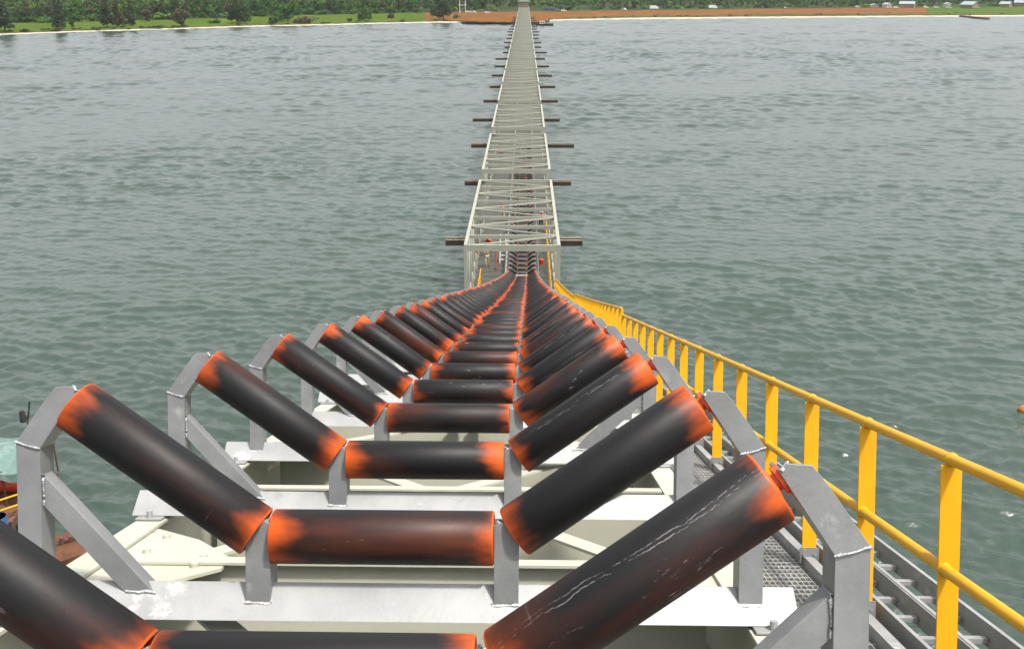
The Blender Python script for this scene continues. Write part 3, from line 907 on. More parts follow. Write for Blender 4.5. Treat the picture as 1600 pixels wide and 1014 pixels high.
# ------------------------------------------------------------------ jetty: truss spans on pile bents
SPX = -0.63; HW = 3.1; SPL = 22.2; STEP = 27.2
FZ = DECKZ
def make_span():
    """origin at deck level in the middle of the near end; y runs along the jetty"""
    r = thing('truss_span', 'x', 'truss bridge', (0, 0, 0))
    top = TOPZ - FZ; n = 8; p = SPL / n
    for sg in (-1, 1):
        mb = MB(); mb.box(sg * HW - 0.11, sg * HW + 0.11, 0, SPL, top - 0.10, top + 0.10); mb.build('top_chord', M['truss'], r, rel=False)
        mb = MB(); mb.box(sg * HW - 0.12, sg * HW + 0.12, 0, SPL, -0.45, -0.2); mb.build('bottom_chord', M['truss'], r, rel=False)
        mb = MB()
        for k in range(n + 1):
            y = k * p
            q = 0.12 if k in (0, n) else 0.07
            mb.box(sg * HW - q, sg * HW + q, max(0, y - q), min(SPL, y + q), -0.2, top - 0.10)
        for k in range(n):
            a, b = (k * p + 0.1, (k + 1) * p - 0.1)
            za, zb = (-0.2, top - 0.12) if k < n / 2 else (top - 0.12, -0.2)
            mb.beam((sg * HW, a, za), (sg * HW, b, zb), 0.10, 0.10)
        mb.build('side_bracing', M['truss'], r, rel=False)
    mb = MB()
    for k in range(1, n):
        mb.box(-HW + 0.111, HW - 0.111, k * p - 0.06, k * p + 0.06, top - 0.20, top + 0.06)
    mb.build('roof_struts', M['truss'], r, rel=False)
    mb = MB()
    for k in range(n):
        a, b = (-1, 1) if k % 2 == 0 else (1, -1)
        mb.beam((a * (HW - 0.13), k * p + 0.13, top - 0.01), (b * (HW - 0.13), (k + 1) * p - 0.13, top - 0.01), 0.13, 0.10)
    mb.build('roof_diagonals', M['truss'], r, rel=False)
    for y in (0, SPL - 0.16):
        mb = MB(); mb.box(-HW + 0.121, HW - 0.121, y, y + 0.16, top - 0.34, top + 0.08); mb.build('portal_beam', M['truss'], r, rel=False)
    mb = MB(); mb.box(-HW + 0.13, HW - 0.13, -2.4, SPL + 2.4, -0.10, 0.0)
    for k in range(n + 1): mb.box(-HW + 0.13, HW - 0.13, max(0, k * p - 0.08), k * p + 0.08, -0.42, -0.101)
    mb.build('deck', M['deck'], r, rel=False)
    for x in (0.63 - 1.15, 0.63 + 1.15):
        mb = MB(); mb.box(x - 0.05, x + 0.05, -2.4, SPL + 2.4, 0.62, 0.90)
        y = -2.0
        while y < SPL + 2.4:
            mb.box(x - 0.05, x + 0.05, y - 0.05, y + 0.05, 0.001, 0.62); y += 3.0
        mb.build('belt_stringer', M['truss'], r, rel=False)
    mb = MB()
    for x in (-HW + 0.35,):
        for z in (0.55, 1.05): mb.box(x - 0.012, x + 0.012, -0.2, SPL + 0.2, z, z + 0.024)
        y = 0.0
        while y < SPL + 0.1:
            mb.box(x - 0.04, x + 0.04, y - 0.04, y + 0.04, 0.001, 1.05); y += SPL / 8
    mb.build('white_guard_rail', M['truss'], r, rel=False)
    return r
ORDS = ['nearest', 'second', 'third', 'fourth', 'fifth']
SPLAB = ['nearest truss span of the jetty, its cream portal at the foot of the slope',
         'second truss span of the jetty counted from the portal',
         'third truss span of the jetty counted from the portal',
         'fourth truss span of the jetty counted from the portal']
span = make_span()
Y0 = 61.7
NSP = 22
for k in range(NSP):
    o = span if k == 0 else copy_tree(span)
    y = Y0 + STEP * k
    o.location = (SPX + jx(y), y, FZ)
    o.rotation_euler = (0, 0, PYAW)
    if k < len(SPLAB): o['label'] = SPLAB[k]; o['group'] = 'truss spans of the jetty'
    else: o['label'] = 'far truss span of the long jetty, thinning toward the red shore'; o['group'] = 'far truss spans of the jetty'
# the sloping gallery comes in at the first deck; its near apron
def make_bent(wl, wr):
    r = thing('pile_bent', 'x', 'pile bent', (0, 0, 0))
    for yy in (-0.42, 0.42):
        mb = MB(); mb.box(-wl, wr, yy - 0.2, yy + 0.2, 3.45, 3.95, 0); mb.box(-wl + 0.02, wr - 0.02, yy - 0.18, yy + 0.18, 3.951, 3.965, 1)  # thin sheet on top carries the painted sunlit tone
        mb.build('cap_beam', [M['pile'], M['piletop']], r, rel=False)
    for x in (-2.6, -0.9, 0.9, 2.6):
        mb = MB(); mb.cyl((x * 1.15, 0, -6), (x, 0, 3.44), 0.30, n=16); mb.build('pile', M['pile'], r, rel=False)
    for sg in (-1, 1):
        mb = MB(); mb.box(sg * HW - 0.25, sg * HW + 0.25, -0.3, 0.3, 3.966, FZ - 0.46); mb.build('bearing_block', M['truss'], r, rel=False)
    return r
CAPS = [(696, 910, 380), (726, 892, 287), (736, 897, 229), (738, 875, 190), (755, 872, 160), (765, 868, 138), (768, 863, 121), (772, 858, 106), (773, 852, 95), (785, 855, 85)]
BL = ['nearest pile bent with dark timber beams sticking out beside the portal', 'second pile bent with dark cross beams, under the first gap between trusses',
      'third pile bent, its right beam the longest sticking out', 'fourth pile bent, its left beam sticking out far and thin']
for k in range(NSP):
    y = 84.6 + 26.9 * k
    cx = SPX + jx(y)
    if k < len(CAPS):
        l = cx - pix(CAPS[k][0], CAPS[k][2], 3.7).x; rr = pix(CAPS[k][1], CAPS[k][2], 3.7).x - cx
    else: l, rr = 6.5 + (k * 37 % 10) / 10.0, 6.3 + (k * 53 % 12) / 10.0
    o = make_bent(l, rr)
    o.location = (cx, y, 0); o.rotation_euler = (0, 0, PYAW)
    if k < len(BL): o['label'] = BL[k]; o['group'] = 'pile bents of the jetty'
    else: o['label'] = 'far pile bent whose dark cross beam sticks out on both sides of the jetty'; o['group'] = 'far pile bents of the jetty'

# yellow hand rails inside the first jetty spans
def gallery_rail(x, y0, y1, label):
    t = thing('deck_railing', label, 'railing', (x, y0, FZ), 'yellow railings on the jetty deck')
    mb = MB()
    for z in (0.5, 1.05): mb.tube([(x, y0, FZ + z), (x + jx(y1) - jx(y0), y1, FZ + z)], 0.03, 8)
    mb.build('rails', M['yellow'], t)
    y = y0
    while y < y1 + 0.1:
        mb = MB(); mb.box(x - 0.045 + jx(y), x + 0.045 + jx(y), y - 0.03, y + 0.03, FZ + 0.001, FZ + 1.05); mb.build('post', M['yellow'], t); y += 1.5
gallery_rail(SPX + HW - 0.45, 60.5, 84, 'yellow deck railing along the right side inside the portal')
gallery_rail(SPX - HW + 0.75, 62.5, 66.5, 'short yellow railing on the left of the deck before the portal')

def pole(px_, py_, h, m, label):
    c = pix(px_, py_, FZ + 0.002)
    t = thing('barrier_post', label, 'barrier post', c, 'red barrier posts on the jetty deck')
    mb = MB(); mb.cyl((0, 0, 0.05), (0, 0, h), 0.045, n=10); mb.build('pole', m, t, rel=False)
    mb = MB(); mb.cyl((0, 0, 0), (0, 0, 0.05), 0.2, 0.16, n=14); mb.build('foot', M['black'], t, rel=False)
pole(775, 421, 1.9, M['red'], 'red barrier post on the deck between the worker in beige and the belt')
pole(746, 420, 1.7, M['red'], 'red barrier post beside the yellow railing left of the worker in beige')
def step_frame(px_, py_, label):
    c = pix(px_, py_, FZ + 0.002)
    t = thing('step_ladder', label, 'ladder', c)
    for sx in (-0.25, 0.25):
        mb = MB(); mb.beam((sx, 0, 0.02), (sx * 0.8, 0.9, 2.1), 0.05, 0.07); mb.build('stile', M['white'], t, rel=False)
        mb = MB(); mb.beam((sx, 1.6, 0.02), (sx * 0.8, 0.95, 2.1), 0.04, 0.04); mb.build('rear_leg', M['white'], t, rel=False)
    for k in range(6):
        f = (k + 1) / 7; mb = MB(); mb.box(-0.24 + 0.05 * f, 0.24 - 0.05 * f, 0.9 * f - 0.05, 0.9 * f + 0.05, 2.08 * f - 0.015, 2.08 * f + 0.015); mb.build('tread', M['white'], t, rel=False)
step_frame(786, 412, 'white step ladder standing left of the belt inside the portal')
def can(px_, py_, label):
    c = pix(px_, py_, FZ + 0.002)
    t = thing('red_bucket', label, 'bucket', c)
    mb = MB(); mb.cyl((0, 0, 0), (0, 0, 0.4), 0.16, 0.2, n=16); mb.build('shell', M['red'], t, rel=False)
    mb = MB(); mb.tube([(0.2 * math.cos(a), 0, 0.4 + 0.18 * math.sin(a)) for a in [math.pi * q / 8 for q in range(9)]], 0.015, 6); mb.build('handle', M['darkrust'], t, rel=False)
can(846, 413, 'small red bucket on the deck right of the belt inside the portal')

# ------------------------------------------------------------------ workers on the jetty deck
def skin_obj(name, chains, m, parent, root_first=True, sub=1):
    """chains: list of lists of (pos, radius); chains share joints by equal position"""
    vs = []; es = []; rad = []; idx = {}
    for ch in chains:
        prev = None
        for p, r in ch:
            key = tuple(round(c, 4) for c in p)
            if key not in idx: idx[key] = len(vs); vs.append(p); rad.append(r)
            i = idx[key]
            if prev is not None and prev != i: es.append((prev, i))
            prev = i
    me = bpy.data.meshes.new(name)
    bm = bmesh.new()
    lay = bm.verts.layers.skin.verify()
    bv = [bm.verts.new(v) for v in vs]
    for a, b in es: bm.edges.new((bv[a], bv[b]))
    for i, v in enumerate(bv):
        q = rad[i]; q = q if isinstance(q, tuple) else (q, q)
        v[lay].radius = q; v[lay].use_root = (i == 0)
    bm.to_mesh(me); bm.free()
    me.materials.append(m)
    o = bpy.data.objects.new(name, me); scene.collection.objects.link(o)
    o.parent = parent
    sk = o.modifiers.new('skin', 'SKIN'); sk.use_smooth_shade = True
    if sub:
        sb = o.modifiers.new('sub', 'SUBSURF'); sb.levels = sub; sb.render_levels = sub
    return o
def worker(loc, face, label, top, legs, hat, bend=0.0, reach=0.3, vest=None):
    t = thing('person', label, 'person', loc, 'workers on the jetty deck', (0, 0, face))
    # y is forward; bend leans the trunk forward
    cb, sb_ = math.cos(bend), math.sin(bend)
    def T(x, y, z):                # rotate the trunk about the hips
        z -= 0.94
        return (x, y * cb + z * sb_, 0.94 + z * cb - y * sb_)
    pel = (0, 0, 0.94); ch = T(0, 0, 1.32); nk = T(0, 0.0, 1.48); hd = T(0, 0.02, 1.60); hd2 = T(0, 0.02, 1.70)
    body = [[(pel, 0.13), (T(0, 0, 1.12), 0.115), (ch, 0.14), (nk, 0.055), (hd, 0.088), (hd2, 0.075)], [(hd, 0.088), (T(0, 0.115, 1.60), 0.02)]]
    arms = []
    for sg in (-1, 1):
        sh = T(sg * 0.19, 0, 1.42); el = T(sg * 0.25, reach * 0.35, 1.16); wr = T(sg * 0.23, reach, 1.02 + reach * 0.35); hn = T(sg * 0.23, reach + 0.08, 1.0 + reach * 0.35)
        body.append([(ch, 0.14), (sh, 0.062), (el, 0.045), (wr, 0.030), (hn, 0.034)])
        for q in range(4):
            dx = (q - 1.5) * 0.020
            body.append([(hn, 0.034), (T(sg * 0.23 + dx, reach + 0.13 + 0.01 * (q in (1, 2)), 0.99 + reach * 0.35), 0.010), (T(sg * 0.23 + dx, reach + 0.165 + 0.01 * (q in (1, 2)), 0.96 + reach * 0.35), 0.008)])
        body.append([(hn, 0.034), (T(sg * 0.19, reach + 0.10, 0.99 + reach * 0.35), 0.011), (T(sg * 0.175, reach + 0.13, 0.98 + reach * 0.35), 0.009)])
        hp = (sg * 0.10, 0, 0.90); kn = (sg * 0.12, 0.03 + 0.04 * sg, 0.50); an = (sg * 0.12, 0.06 * sg, 0.10); to = (sg * 0.13, 0.06 * sg + 0.16, 0.04)
        body.append([(pel, 0.13), (hp, 0.085), (kn, 0.058), (an, 0.042), (to, 0.035)])
        arms.append([(ch, 0.16), (T(sg * 0.19, 0, 1.425), 0.078), (T(sg * 0.25, reach * 0.35, 1.16), 0.062)])
        skin_obj('boot', [[((sg * 0.12, 0.06 * sg, 0.16), 0.055), ((sg * 0.12, 0.06 * sg, 0.06), 0.058), ((sg * 0.13, 0.06 * sg + 0.17, 0.045), 0.048)]], M['boot'], t)
    skin_obj('body', body, M['skin'], t)
    skin_obj('jacket', [[(T(0, 0, 0.93), 0.150), (T(0, 0, 1.12), 0.140), (ch, 0.16), (T(0, 0, 1.44), 0.085)]] + arms, top, t)
    skin_obj('trousers', [[(pel, 0.145)] + [((sg * 0.10, 0, 0.88), 0.10), ((sg * 0.12, 0.03 + 0.04 * sg, 0.50), 0.074), ((sg * 0.12, 0.06 * sg, 0.13), 0.062)] for sg in (-1, 1)], legs, t)
    mb = MB()
    c = Vector(T(0, 0.02, 1.68)); n = 16
    rows = []
    for k in range(6):
        ph = k / 5 * math.pi / 2
        rows.append([c + Vector((0.125 * math.cos(ph) * math.cos(2 * math.pi * i / n), 0.145 * math.cos(ph) * math.sin(2 * math.pi * i / n), 0.12 * math.sin(ph))) for i in range(n + 1)])
    mb.quadstrip(rows)
    mb.cyl(c + Vector((0, 0.02, -0.008)), c + Vector((0, 0.02, 0.004)), 0.16, n=16)
    mb.build('hard_hat', hat, t, rel=False)
    return t
worker(pix(761, 417, FZ), R(200), 'worker in white hard hat and beige trousers standing left inside the portal', M['beigecloth'], M['beigecloth'], M['white'], 0.1, 0.25)
worker(pix(765, 398, FZ), R(160), 'worker in bright orange vest bending over behind the one in beige', M['vest'], M['darkcloth'], M['white'], 0.7, 0.3)
worker(pix(845, 359, FZ), R(190), 'worker in orange vest on the right side under the first truss roof', M['vest'], M['darkcloth'], M['white'], 0.3, 0.3)
worker(pix(786, 345, FZ), R(120), 'worker in orange vest left of the belt, half hidden under the first truss', M['vest'], M['beigecloth'], M['white'], 0.2, 0.2)
worker(pix(784, 252, FZ), R(150), 'farthest worker in orange vest, seen under the second truss roof', M['vest'], M['darkcloth'], M['red'], 0.4, 0.3)

# ------------------------------------------------------------------ barge at the left, buoy at the right
def barge():
    a = pix(150, 860, 1.0)
    t = thing('work_barge', 'rusty work barge with turquoise awning and yellow railing at the left edge', 'barge', (a.x, a.y, 0))
    DZ = 1.0
    fr = pix(30, 742, DZ); nr = pix(60, 880, DZ)
    x1 = pix(90, 745, DZ).x; x0 = x1 - 14
    y1 = pix(40, 738, DZ).y; y0 = y1 - 17
    mb = MB()
    mb.prism([(x0, -0.6), (x1 - 0.8, -0.6), (x1 - 0.2, 0.6), (x1 - 0.2, DZ), (x0, DZ)], y0, y1)
    for i in range(5): mb.box(x1 - 0.199, x1 - 0.05, y0 + 1 + i * 3.6, y0 + 1.25 + i * 3.6, 0.2, DZ + 0.12)
    mb.build('hull', M['darkrust'], t)
    mb = MB(); mb.box(x0 + 0.2, x1 - 0.45, y0 + 0.2, y1 - 0.2, DZ + 0.002, DZ + 0.05)
    for i in range(4): mb.box(x1 - 5 + i * 0.9, x1 - 4.5 + i * 0.9, y1 - 6 - i * 1.3, y1 - 4.8 - i * 1.3, DZ + 0.051, DZ + 0.5 + 0.15 * i)
    mb.build('deck_plating', M['rust'], t)
    # awning
    c = pix(10, 772, DZ)
    ax0, ax1, ay0, ay1 = c.x - 5.0, pix(41, 712, DZ + 2.5).x, c.y - 1.4, c.y + 2.6
    rows = []
    rnd = random.Random(3)
    for j in range(9):
        yy = ay0 + (ay1 - ay0) * j / 8
        rows.append([Vector((ax0 + (ax1 - ax0) * i / 14, yy + 0.08 * math.sin(i * 1.3), DZ + 2.0 + 0.45 * math.sin(math.pi * j / 8) - 0.10 * math.sin(i * 0.9) ** 2 + rnd.uniform(-0.03, 0.03))) for i in range(15)])
    mb = MB(); mb.quadstrip(rows)
    mb.quadstrip([[p + Vector((0, 0, -0.02)) for p in r] for r in rows])
    fr_ = [rows[0], [p + Vector((0, -0.06, -0.40 + 0.1 * math.sin(k * 1.7))) for k, p in enumerate(rows[0])]]
    mb.quadstrip(fr_)
    mb.build('awning', M['tarp'], t)
    for px_ in (ax0 + 0.2, (ax0 + ax1) / 2, ax1 - 1.0, ax1 - 0.15):
        for py_ in (ay0 + 0.15, ay1 - 0.15):
            mb = MB(); mb.cyl((px_, py_, DZ + 0.05), (px_, py_, DZ + 2.0), 0.05, n=8); mb.build('awning_post', M['darkrust'], t)
    # mast with lamp
    mp = pix(49, 690, DZ + 2.5); mp.z = DZ
    mb = MB(); mb.cyl(mp, mp + Vector((0, 0, 4.0)), 0.05, n=8); m_ = mb.build('mast', M['darkrust'], t)
    mb = MB(); mb.cyl(mp + Vector((-0.15, -0.1, 3.7)), mp + Vector((-0.15, -0.1, 4.3)), 0.18, 0.12, n=10); mb.beam(mp + Vector((0.05, 0, 3.8)), mp + Vector((0.3, 0, 4.8)), 0.08, 0.05)
    mb.build('lamp', M['black'], m_, rel=False) if False else mb.build('lamp', M['black'], t)
    # yellow railing
    def rl(p, q, n, name='barge_rail'):
        mb = MB()
        p = Vector(p); q = Vector(q)
        for z in (0.55, 1.1): mb.tube([p + Vector((0, 0, z)), q + Vector((0, 0, z))], 0.045, 8)
        for i in range(n + 1):
            r = p.lerp(q, i / n); mb.cyl(r, r + Vector((0, 0, 1.12)), 0.045, n=8)
        mb.build(name, M['yellow'], t)
    k1 = pix(30, 800, DZ)
    rl((k1.x - 3.6, k1.y - 4.0, DZ + 0.05), (k1.x + 0.3, k1.y - 0.2, DZ + 0.05), 3)
    rl((x0 + 0.4, y1 - 3.4, DZ + 0.05), (x1 - 2.3, y1 - 3.4, DZ + 0.05), 5)
    # engine and gear under the awning
    mb = MB(); e = Vector(((ax0 + ax1) / 2 + 1.6, (ay0 + ay1) / 2, DZ + 0.05))
    mb.box(e.x - 0.9, e.x + 0.9, e.y - 0.5, e.y + 0.5, e.z, e.z + 0.9); mb.cyl(e + Vector((0.2, 0, 0.9)), e + Vector((0.2, 0, 1.5)), 0.12, n=10); mb.box(e.x - 1.6, e.x - 1.0, e.y - 0.4, e.y + 0.4, e.z, e.z + 0.6)
    mb.build('engine', M['darkrust'], t, bevel=0.03)
    return DZ, k1, e
DZ, k1, e = barge()
def drum(p, m, label, rad=0.29, h=0.88, lying=False):
    t = thing('drum', label, 'drum', p, 'drums on the barge')
    mb = MB()
    if lying:
        mb.tube([(-h / 2, 0, rad), (-h / 6, 0, rad), (h / 6, 0, rad), (h / 2, 0, rad)], rad, 20)
        for x in (-h / 6, h / 6, -h / 2, h / 2): mb.cyl((x - 0.015, 0, rad), (x + 0.015, 0, rad), rad + 0.015, n=20)
    else:
        mb.cyl((0, 0, 0), (0, 0, h), rad, n=20)
        for z in (0.01, h / 3, 2 * h / 3, h - 0.02): mb.cyl((0, 0, z), (0, 0, z + 0.02), rad + 0.015, n=20)
    mb.build('shell', m, t, rel=False)
    mb = MB(); mb.cyl((0.1, 0, h), (0.1, 0, h + 0.03), 0.04, n=8); mb.build('bung', M['darkrust'], t, rel=False) if not lying else None
    return t
drum(pix(2, 838, DZ + 0.05), M['blue'], 'blue drum standing on the barge deck at the left edge', 0.4, 1.1)
drum(pix(18, 766, DZ + 0.05), M['red'], 'red drum lying on the barge deck behind the yellow railing', 0.42, 1.5, True)
def pontoon():
    c = pix(118, 866, 0.6)
    t = thing('rusty_pontoon', 'rusty orange pontoon corner floating beside the barge', 'pontoon', (c.x, c.y, 0))
    mb = MB()
    mb.prism([(-1.3, -0.5), (1.1, -0.5), (1.35, 0.35), (1.1, 1.25), (0.4, 1.35), (-1.3, 0.95)], -1.3, 1.3)
    h = mb.build('hull', [M['rust']], t, rel=False, bevel=0.06)
    h.rotation_euler = (0, 0, R(18))
    mb = MB(); mb.cyl((0.35, -1.31, 0.3), (0.35, -1.25, 0.3), 0.16, n=12); mb.cyl((-0.5, 0.2, 1.0), (-0.5, 0.2, 1.5), 0.11, n=10); mb.cyl((-0.1, 0.2, 1.0), (-0.1, 0.2, 1.5), 0.11, n=10); mb.box(-0.7, 0.1, 0.12, 0.28, 1.3, 1.4)
    b = mb.build('mooring_bitt', M['darkrust'], t, rel=False); b.rotation_euler = (0, 0, R(18))
pontoon()
def buoy():
    c = pix(1600, 645, 0.0)
    t = thing('buoy', 'orange float bobbing on the water at the right edge', 'buoy', (c.x, c.y, 0))
    mb = MB(); n = 20; rows = []
    for k in range(13):
        ph = -math.pi / 2 + math.pi * k / 12
        rows.append([Vector((0.42 * math.cos(ph) * math.cos(2 * math.pi * i / n), 0.42 * math.cos(ph) * math.sin(2 * math.pi * i / n), 0.16 + 0.36 * math.sin(ph))) for i in range(n + 1)])
    mb.quadstrip(rows)
    mb.build('float', mat('buoy_orange', (0.36, 0.12, 0.012), 0.45, 0, 0.2, 4, spots=(0.10, 0.04, 0.02), spot_scale=2, spot_thr=0.58), t, rel=False)
    mb = MB(); mb.cyl((0, 0, 0.50), (0, 0, 0.62), 0.06, n=10); mb.box(-0.02, 0.02, -0.09, 0.09, 0.62, 0.70); mb.build('lifting_eye', M['darkrust'], t, rel=False)
buoy()

# ------------------------------------------------------------------ trees and bushes of the shore
def leaf_cloud(blobs, n, size, seed, flat=0.6):
    """many small leaf sprays spread through the volume of the blobs"""
    rnd = random.Random(seed)
    mb = MB(); vs = []; fs = []
    wts = [b[3] * b[4] * b[5] for b in blobs]
    for q in range(n):
        cx, cy, cz, rx, ry, rz = rnd.choices(blobs, wts)[0]
        while True:
            x, y, z = rnd.uniform(-1, 1), rnd.uniform(-1, 1), rnd.uniform(-1, 1)
            d = x * x + y * y + z * z
            if 0.15 < d < 1: break
        k = (0.6 + 0.4 * rnd.random()) / max(0.5, math.sqrt(d)) if rnd.random() < 0.6 else 1
        p = Vector((cx + x * rx * k, cy + y * ry * k, cz + z * rz * k))
        s = size * rnd.uniform(0.5, 1.3)
        u = Vector((rnd.gauss(0, 1), rnd.gauss(0, 1), rnd.gauss(0, flat))).normalized()
        v = u.cross(Vector((rnd.gauss(0, 1), rnd.gauss(0, 1), rnd.gauss(0, 1)))).normalized()
        o = len(vs)
        vs += [p + u * s, p + v * s * 0.6, p - u * s * 0.8, p - v * s * 0.55]
        fs.append((o, o + 1, o + 2, o + 3))
    mb.add(vs, fs)
    return mb
def trunk_mesh(h, r, limbs, seed):
    rnd = random.Random(seed); mb = MB()
    pts = [(0, 0, -0.3), (rnd.uniform(-.1, .1) * r * 4, 0, h * 0.35), (rnd.uniform(-.3, .3), rnd.uniform(-.3, .3), h * 0.7), (rnd.uniform(-.3, .3), 0, h)]
    mb.tube(pts, [r * 1.25, r * 0.9, r * 0.6, r * 0.2], 8)
    for i in range(limbs):
        z = h * rnd.uniform(0.35, 0.8); a = rnd.uniform(0, 6.28); l = h * rnd.uniform(0.15, 0.3)
        mb.tube([(0, 0, z), (math.cos(a) * l * 0.6, math.sin(a) * l * 0.6, z + l * 0.45), (math.cos(a) * l, math.sin(a) * l, z + l * 0.7)], [r * 0.4, r * 0.25, r * 0.08], 6)
    return mb
def tree_proto(name, kind, seed, leafm):
    rnd = random.Random(seed)
    t = thing(name, 'x', 'bush' if kind == 'bush' else 'tree', (0, 0, 0))
    if kind == 'casuarina':
        h = 18; bl = []
        for i in range(16):
            z = h * (0.13 + 0.82 * i / 15); rr = (1 - i / 20) * 4.6
            for q in range(2):
                a = rnd.uniform(0, 6.28); d = rr * rnd.uniform(0.1, 0.8)
                bl.append((math.cos(a) * d, math.sin(a) * d, z + rnd.uniform(-.6, .6), rr * rnd.uniform(.35, .6), rr * rnd.uniform(.35, .6), 1.3))
        c = leaf_cloud(bl, 2700, 0.45, seed, 1.6); tr = trunk_mesh(h * 0.95, 0.32, 6, seed)
    elif kind == 'round':
        h = 12; bl = []
        for i in range(13):
            a = rnd.uniform(0, 6.28); d = rnd.uniform(0, 3.2); z = rnd.uniform(2.8, 11) - d * 0.3
            r_ = rnd.uniform(1.3, 2.3); bl.append((math.cos(a) * d, math.sin(a) * d, z, r_, r_, r_ * 0.8))
        c = leaf_cloud(bl, 1600, 0.48, seed); tr = trunk_mesh(8.5, 0.30, 6, seed)
    elif kind == 'spread':
        h = 11; bl = []
        for i in range(20):
            a = rnd.uniform(0, 6.28); d = rnd.uniform(0, 6.0); z = rnd.uniform(1.8, 9.5) * (1 - 0.03 * d)
            r_ = rnd.uniform(1.4, 2.4); bl.append((math.cos(a) * d, math.sin(a) * d, max(1.2, z), r_, r_, r_ * 0.75))
        c = leaf_cloud(bl, 2600, 0.48, seed); tr = trunk_mesh(7.5, 0.40, 8, seed)
    else:
        bl = []
        for i in range(9):
            a = rnd.uniform(0, 6.28); d = rnd.uniform(0, 2.4)
            r_ = rnd.uniform(0.7, 1.4); bl.append((math.cos(a) * d, math.sin(a) * d, rnd.uniform(0.5, 2.2), r_, r_, r_ * 0.75))
        c = leaf_cloud(bl, 700, 0.34, seed); tr = trunk_mesh(2.0, 0.10, 4, seed)
    c.build('foliage' if kind == 'bush' else 'crown', leafm, t, rel=False)
    tr.build('stem' if kind == 'bush' else 'trunk', M['trunk'], t, rel=False)
    return t
def ground_z(px):
    return 3.0
used = {}
def put(kind, leafm, seed, loc, sc, label, group=None, sx=1.0):
    key = (kind, leafm.name, seed)
    nm = {'casuarina': 'casuarina_tree', 'round': 'broadleaf_tree', 'spread': 'spreading_tree', 'bush': 'bush'}[kind]
    if key not in used: o = tree_proto(nm, kind, seed, leafm); used[key] = o
    else: o = copy_tree(used[key])
    o.location = loc; o.scale = (sc * sx, sc * sx, sc)
    o.rotation_euler = (0, 0, random.Random(hash((round(loc[0], 1), round(loc[1], 1)))).uniform(0, 6.28))
    o['label'] = label
    if group: o['group'] = group
    return o
D_, Mi, Li, Br = M['leafdark'], M['leafmid'], M['leaflight'], M['leafbrown']
FRONT = [  # px, base py, base z, kind, leaf, seed, scale, widen, label
 (8, 50, ZB + 0.6, 'casuarina', D_, 1, 1.12, 1.25, 'tall dark casuarina at the far left edge of the shore'),
 (-14, 48, ZB + 0.6, 'casuarina', D_, 2, 1.05, 1.2, 'dark casuarina cut by the left edge of the shore'),
 (92, 46, ZB + 0.6, 'casuarina', D_, 2, 0.98, 0.95, 'lone dark casuarina standing at the beach edge in the left meadow'),
 (114, 44, ZB + 0.6, 'round', Mi, 3, 0.42, 1.1, 'small round tree just right of the lone beach casuarina'),
 (168, 44.5, ZB + 0.6, 'casuarina', D_, 1, 1.0, 1.2, 'left one of the pair of dark beach casuarinas'),
 (184, 43.5, ZB + 0.6, 'casuarina', Br, 4, 0.92, 1.05, 'right one of the pair of dark beach casuarinas'),
 (207, 42, ZB + 0.6, 'casuarina', D_, 5, 0.85, 1.0, 'slim dark casuarina right of the beach pair'),
 (232, 36, ZB + 0.6, 'round', Br, 3, 0.85, 1.0, 'brownish round tree standing at the back of the left meadow'),
 (284, 42, ZB + 0.6, 'spread', Br, 6, 0.98, 0.85, 'brown green spreading tree whose crown reaches the beach'),
 (254, 33, ZB + 0.6, 'casuarina', Br, 4, 0.8, 0.9, 'thin brownish casuarina at the back of the meadow'),
 (337, 38, ZB + 0.6, 'bush', Mi, 7, 1.15, 1.2, 'round green bush on the meadow beside the big beach tree'),
 (370, 37.5, ZB + 0.6, 'spread', D_, 8, 1.35, 0.9, 'big dark spreading tree on the meadow, widest at its base'),
 (427, 37, ZB + 0.6, 'bush', Mi, 7, 2.0, 1.1, 'large round bush right of the big dark tree'),
 (450, 35, ZB + 0.6, 'spread', Mi, 9, 1.3, 1.0, 'broad green tree behind the large round bush'),
 (478, 36.5, ZB + 0.6, 'bush', Br, 10, 1.5, 1.9, 'wide low brown bush close above the beach'),
 (546, 34.5, ZB + 0.6, 'bush', D_, 11, 0.9, 0.9, 'small dark bush left of the dome shaped tree'),
 (569, 33, ZB + 0.6, 'spread', Mi, 8, 0.95, 0.95, 'dome shaped green tree alone in the right part of the meadow'),
 (610, 30, ZB + 0.6, 'bush', Br, 10, 1.5, 0.8, 'grey brown bush at the meadow beside the white dot'),
 (693, 31.5, ZB + 0.6, 'spread', D_, 6, 1.3, 0.85, 'large dark tree leaning over the red earth, nearest left of the jetty'),
 (712, 30, ZB + 0.6, 'bush', Mi, 7, 1.3, 1.0, 'green bush at the foot of the large tree by the red earth'),
 (677, 28, ZB + 0.6, 'round', Mi, 12, 0.9, 0.9, 'round tree crowding the large dark tree from behind'),
]
for px_, py_, z_, kd, lm, sd_, sc, sx, lab in FRONT:
    put(kd, lm, sd_, pix(px_, py_, z_ - 0.1), sc, lab, None, sx)
rnd = random.Random(77)
# scrub along the top of the beach
def scrub_line(x0, x1, n, label, grp, sc):
    for i in range(n):
        x = rnd.uniform(x0, x1)
        y = interp(BT, x) + (interp(ST, x) - interp(BT, x)) * rnd.uniform(0.3, 1.2)
        put('bush', rnd.choice([D_, Mi, Br]), rnd.choice([7, 10, 11]), pix(x, y, 0.6), rnd.uniform(*sc), label, grp, rnd.uniform(1.0, 1.9))
scrub_line(10, 300, 34, 'low dark scrub bush in the line above the left beach', 'scrub bushes above the left beach', (0.3, 0.6))
scrub_line(300, 720, 22, 'low scrub bush above the middle beach left of the jetty', 'scrub bushes above the middle beach', (0.25, 0.5))
scrub_line(880, 1600, 40, 'low scrub bush between the right beach and the red earth', 'scrub bushes above the right beach', (0.2, 0.42))
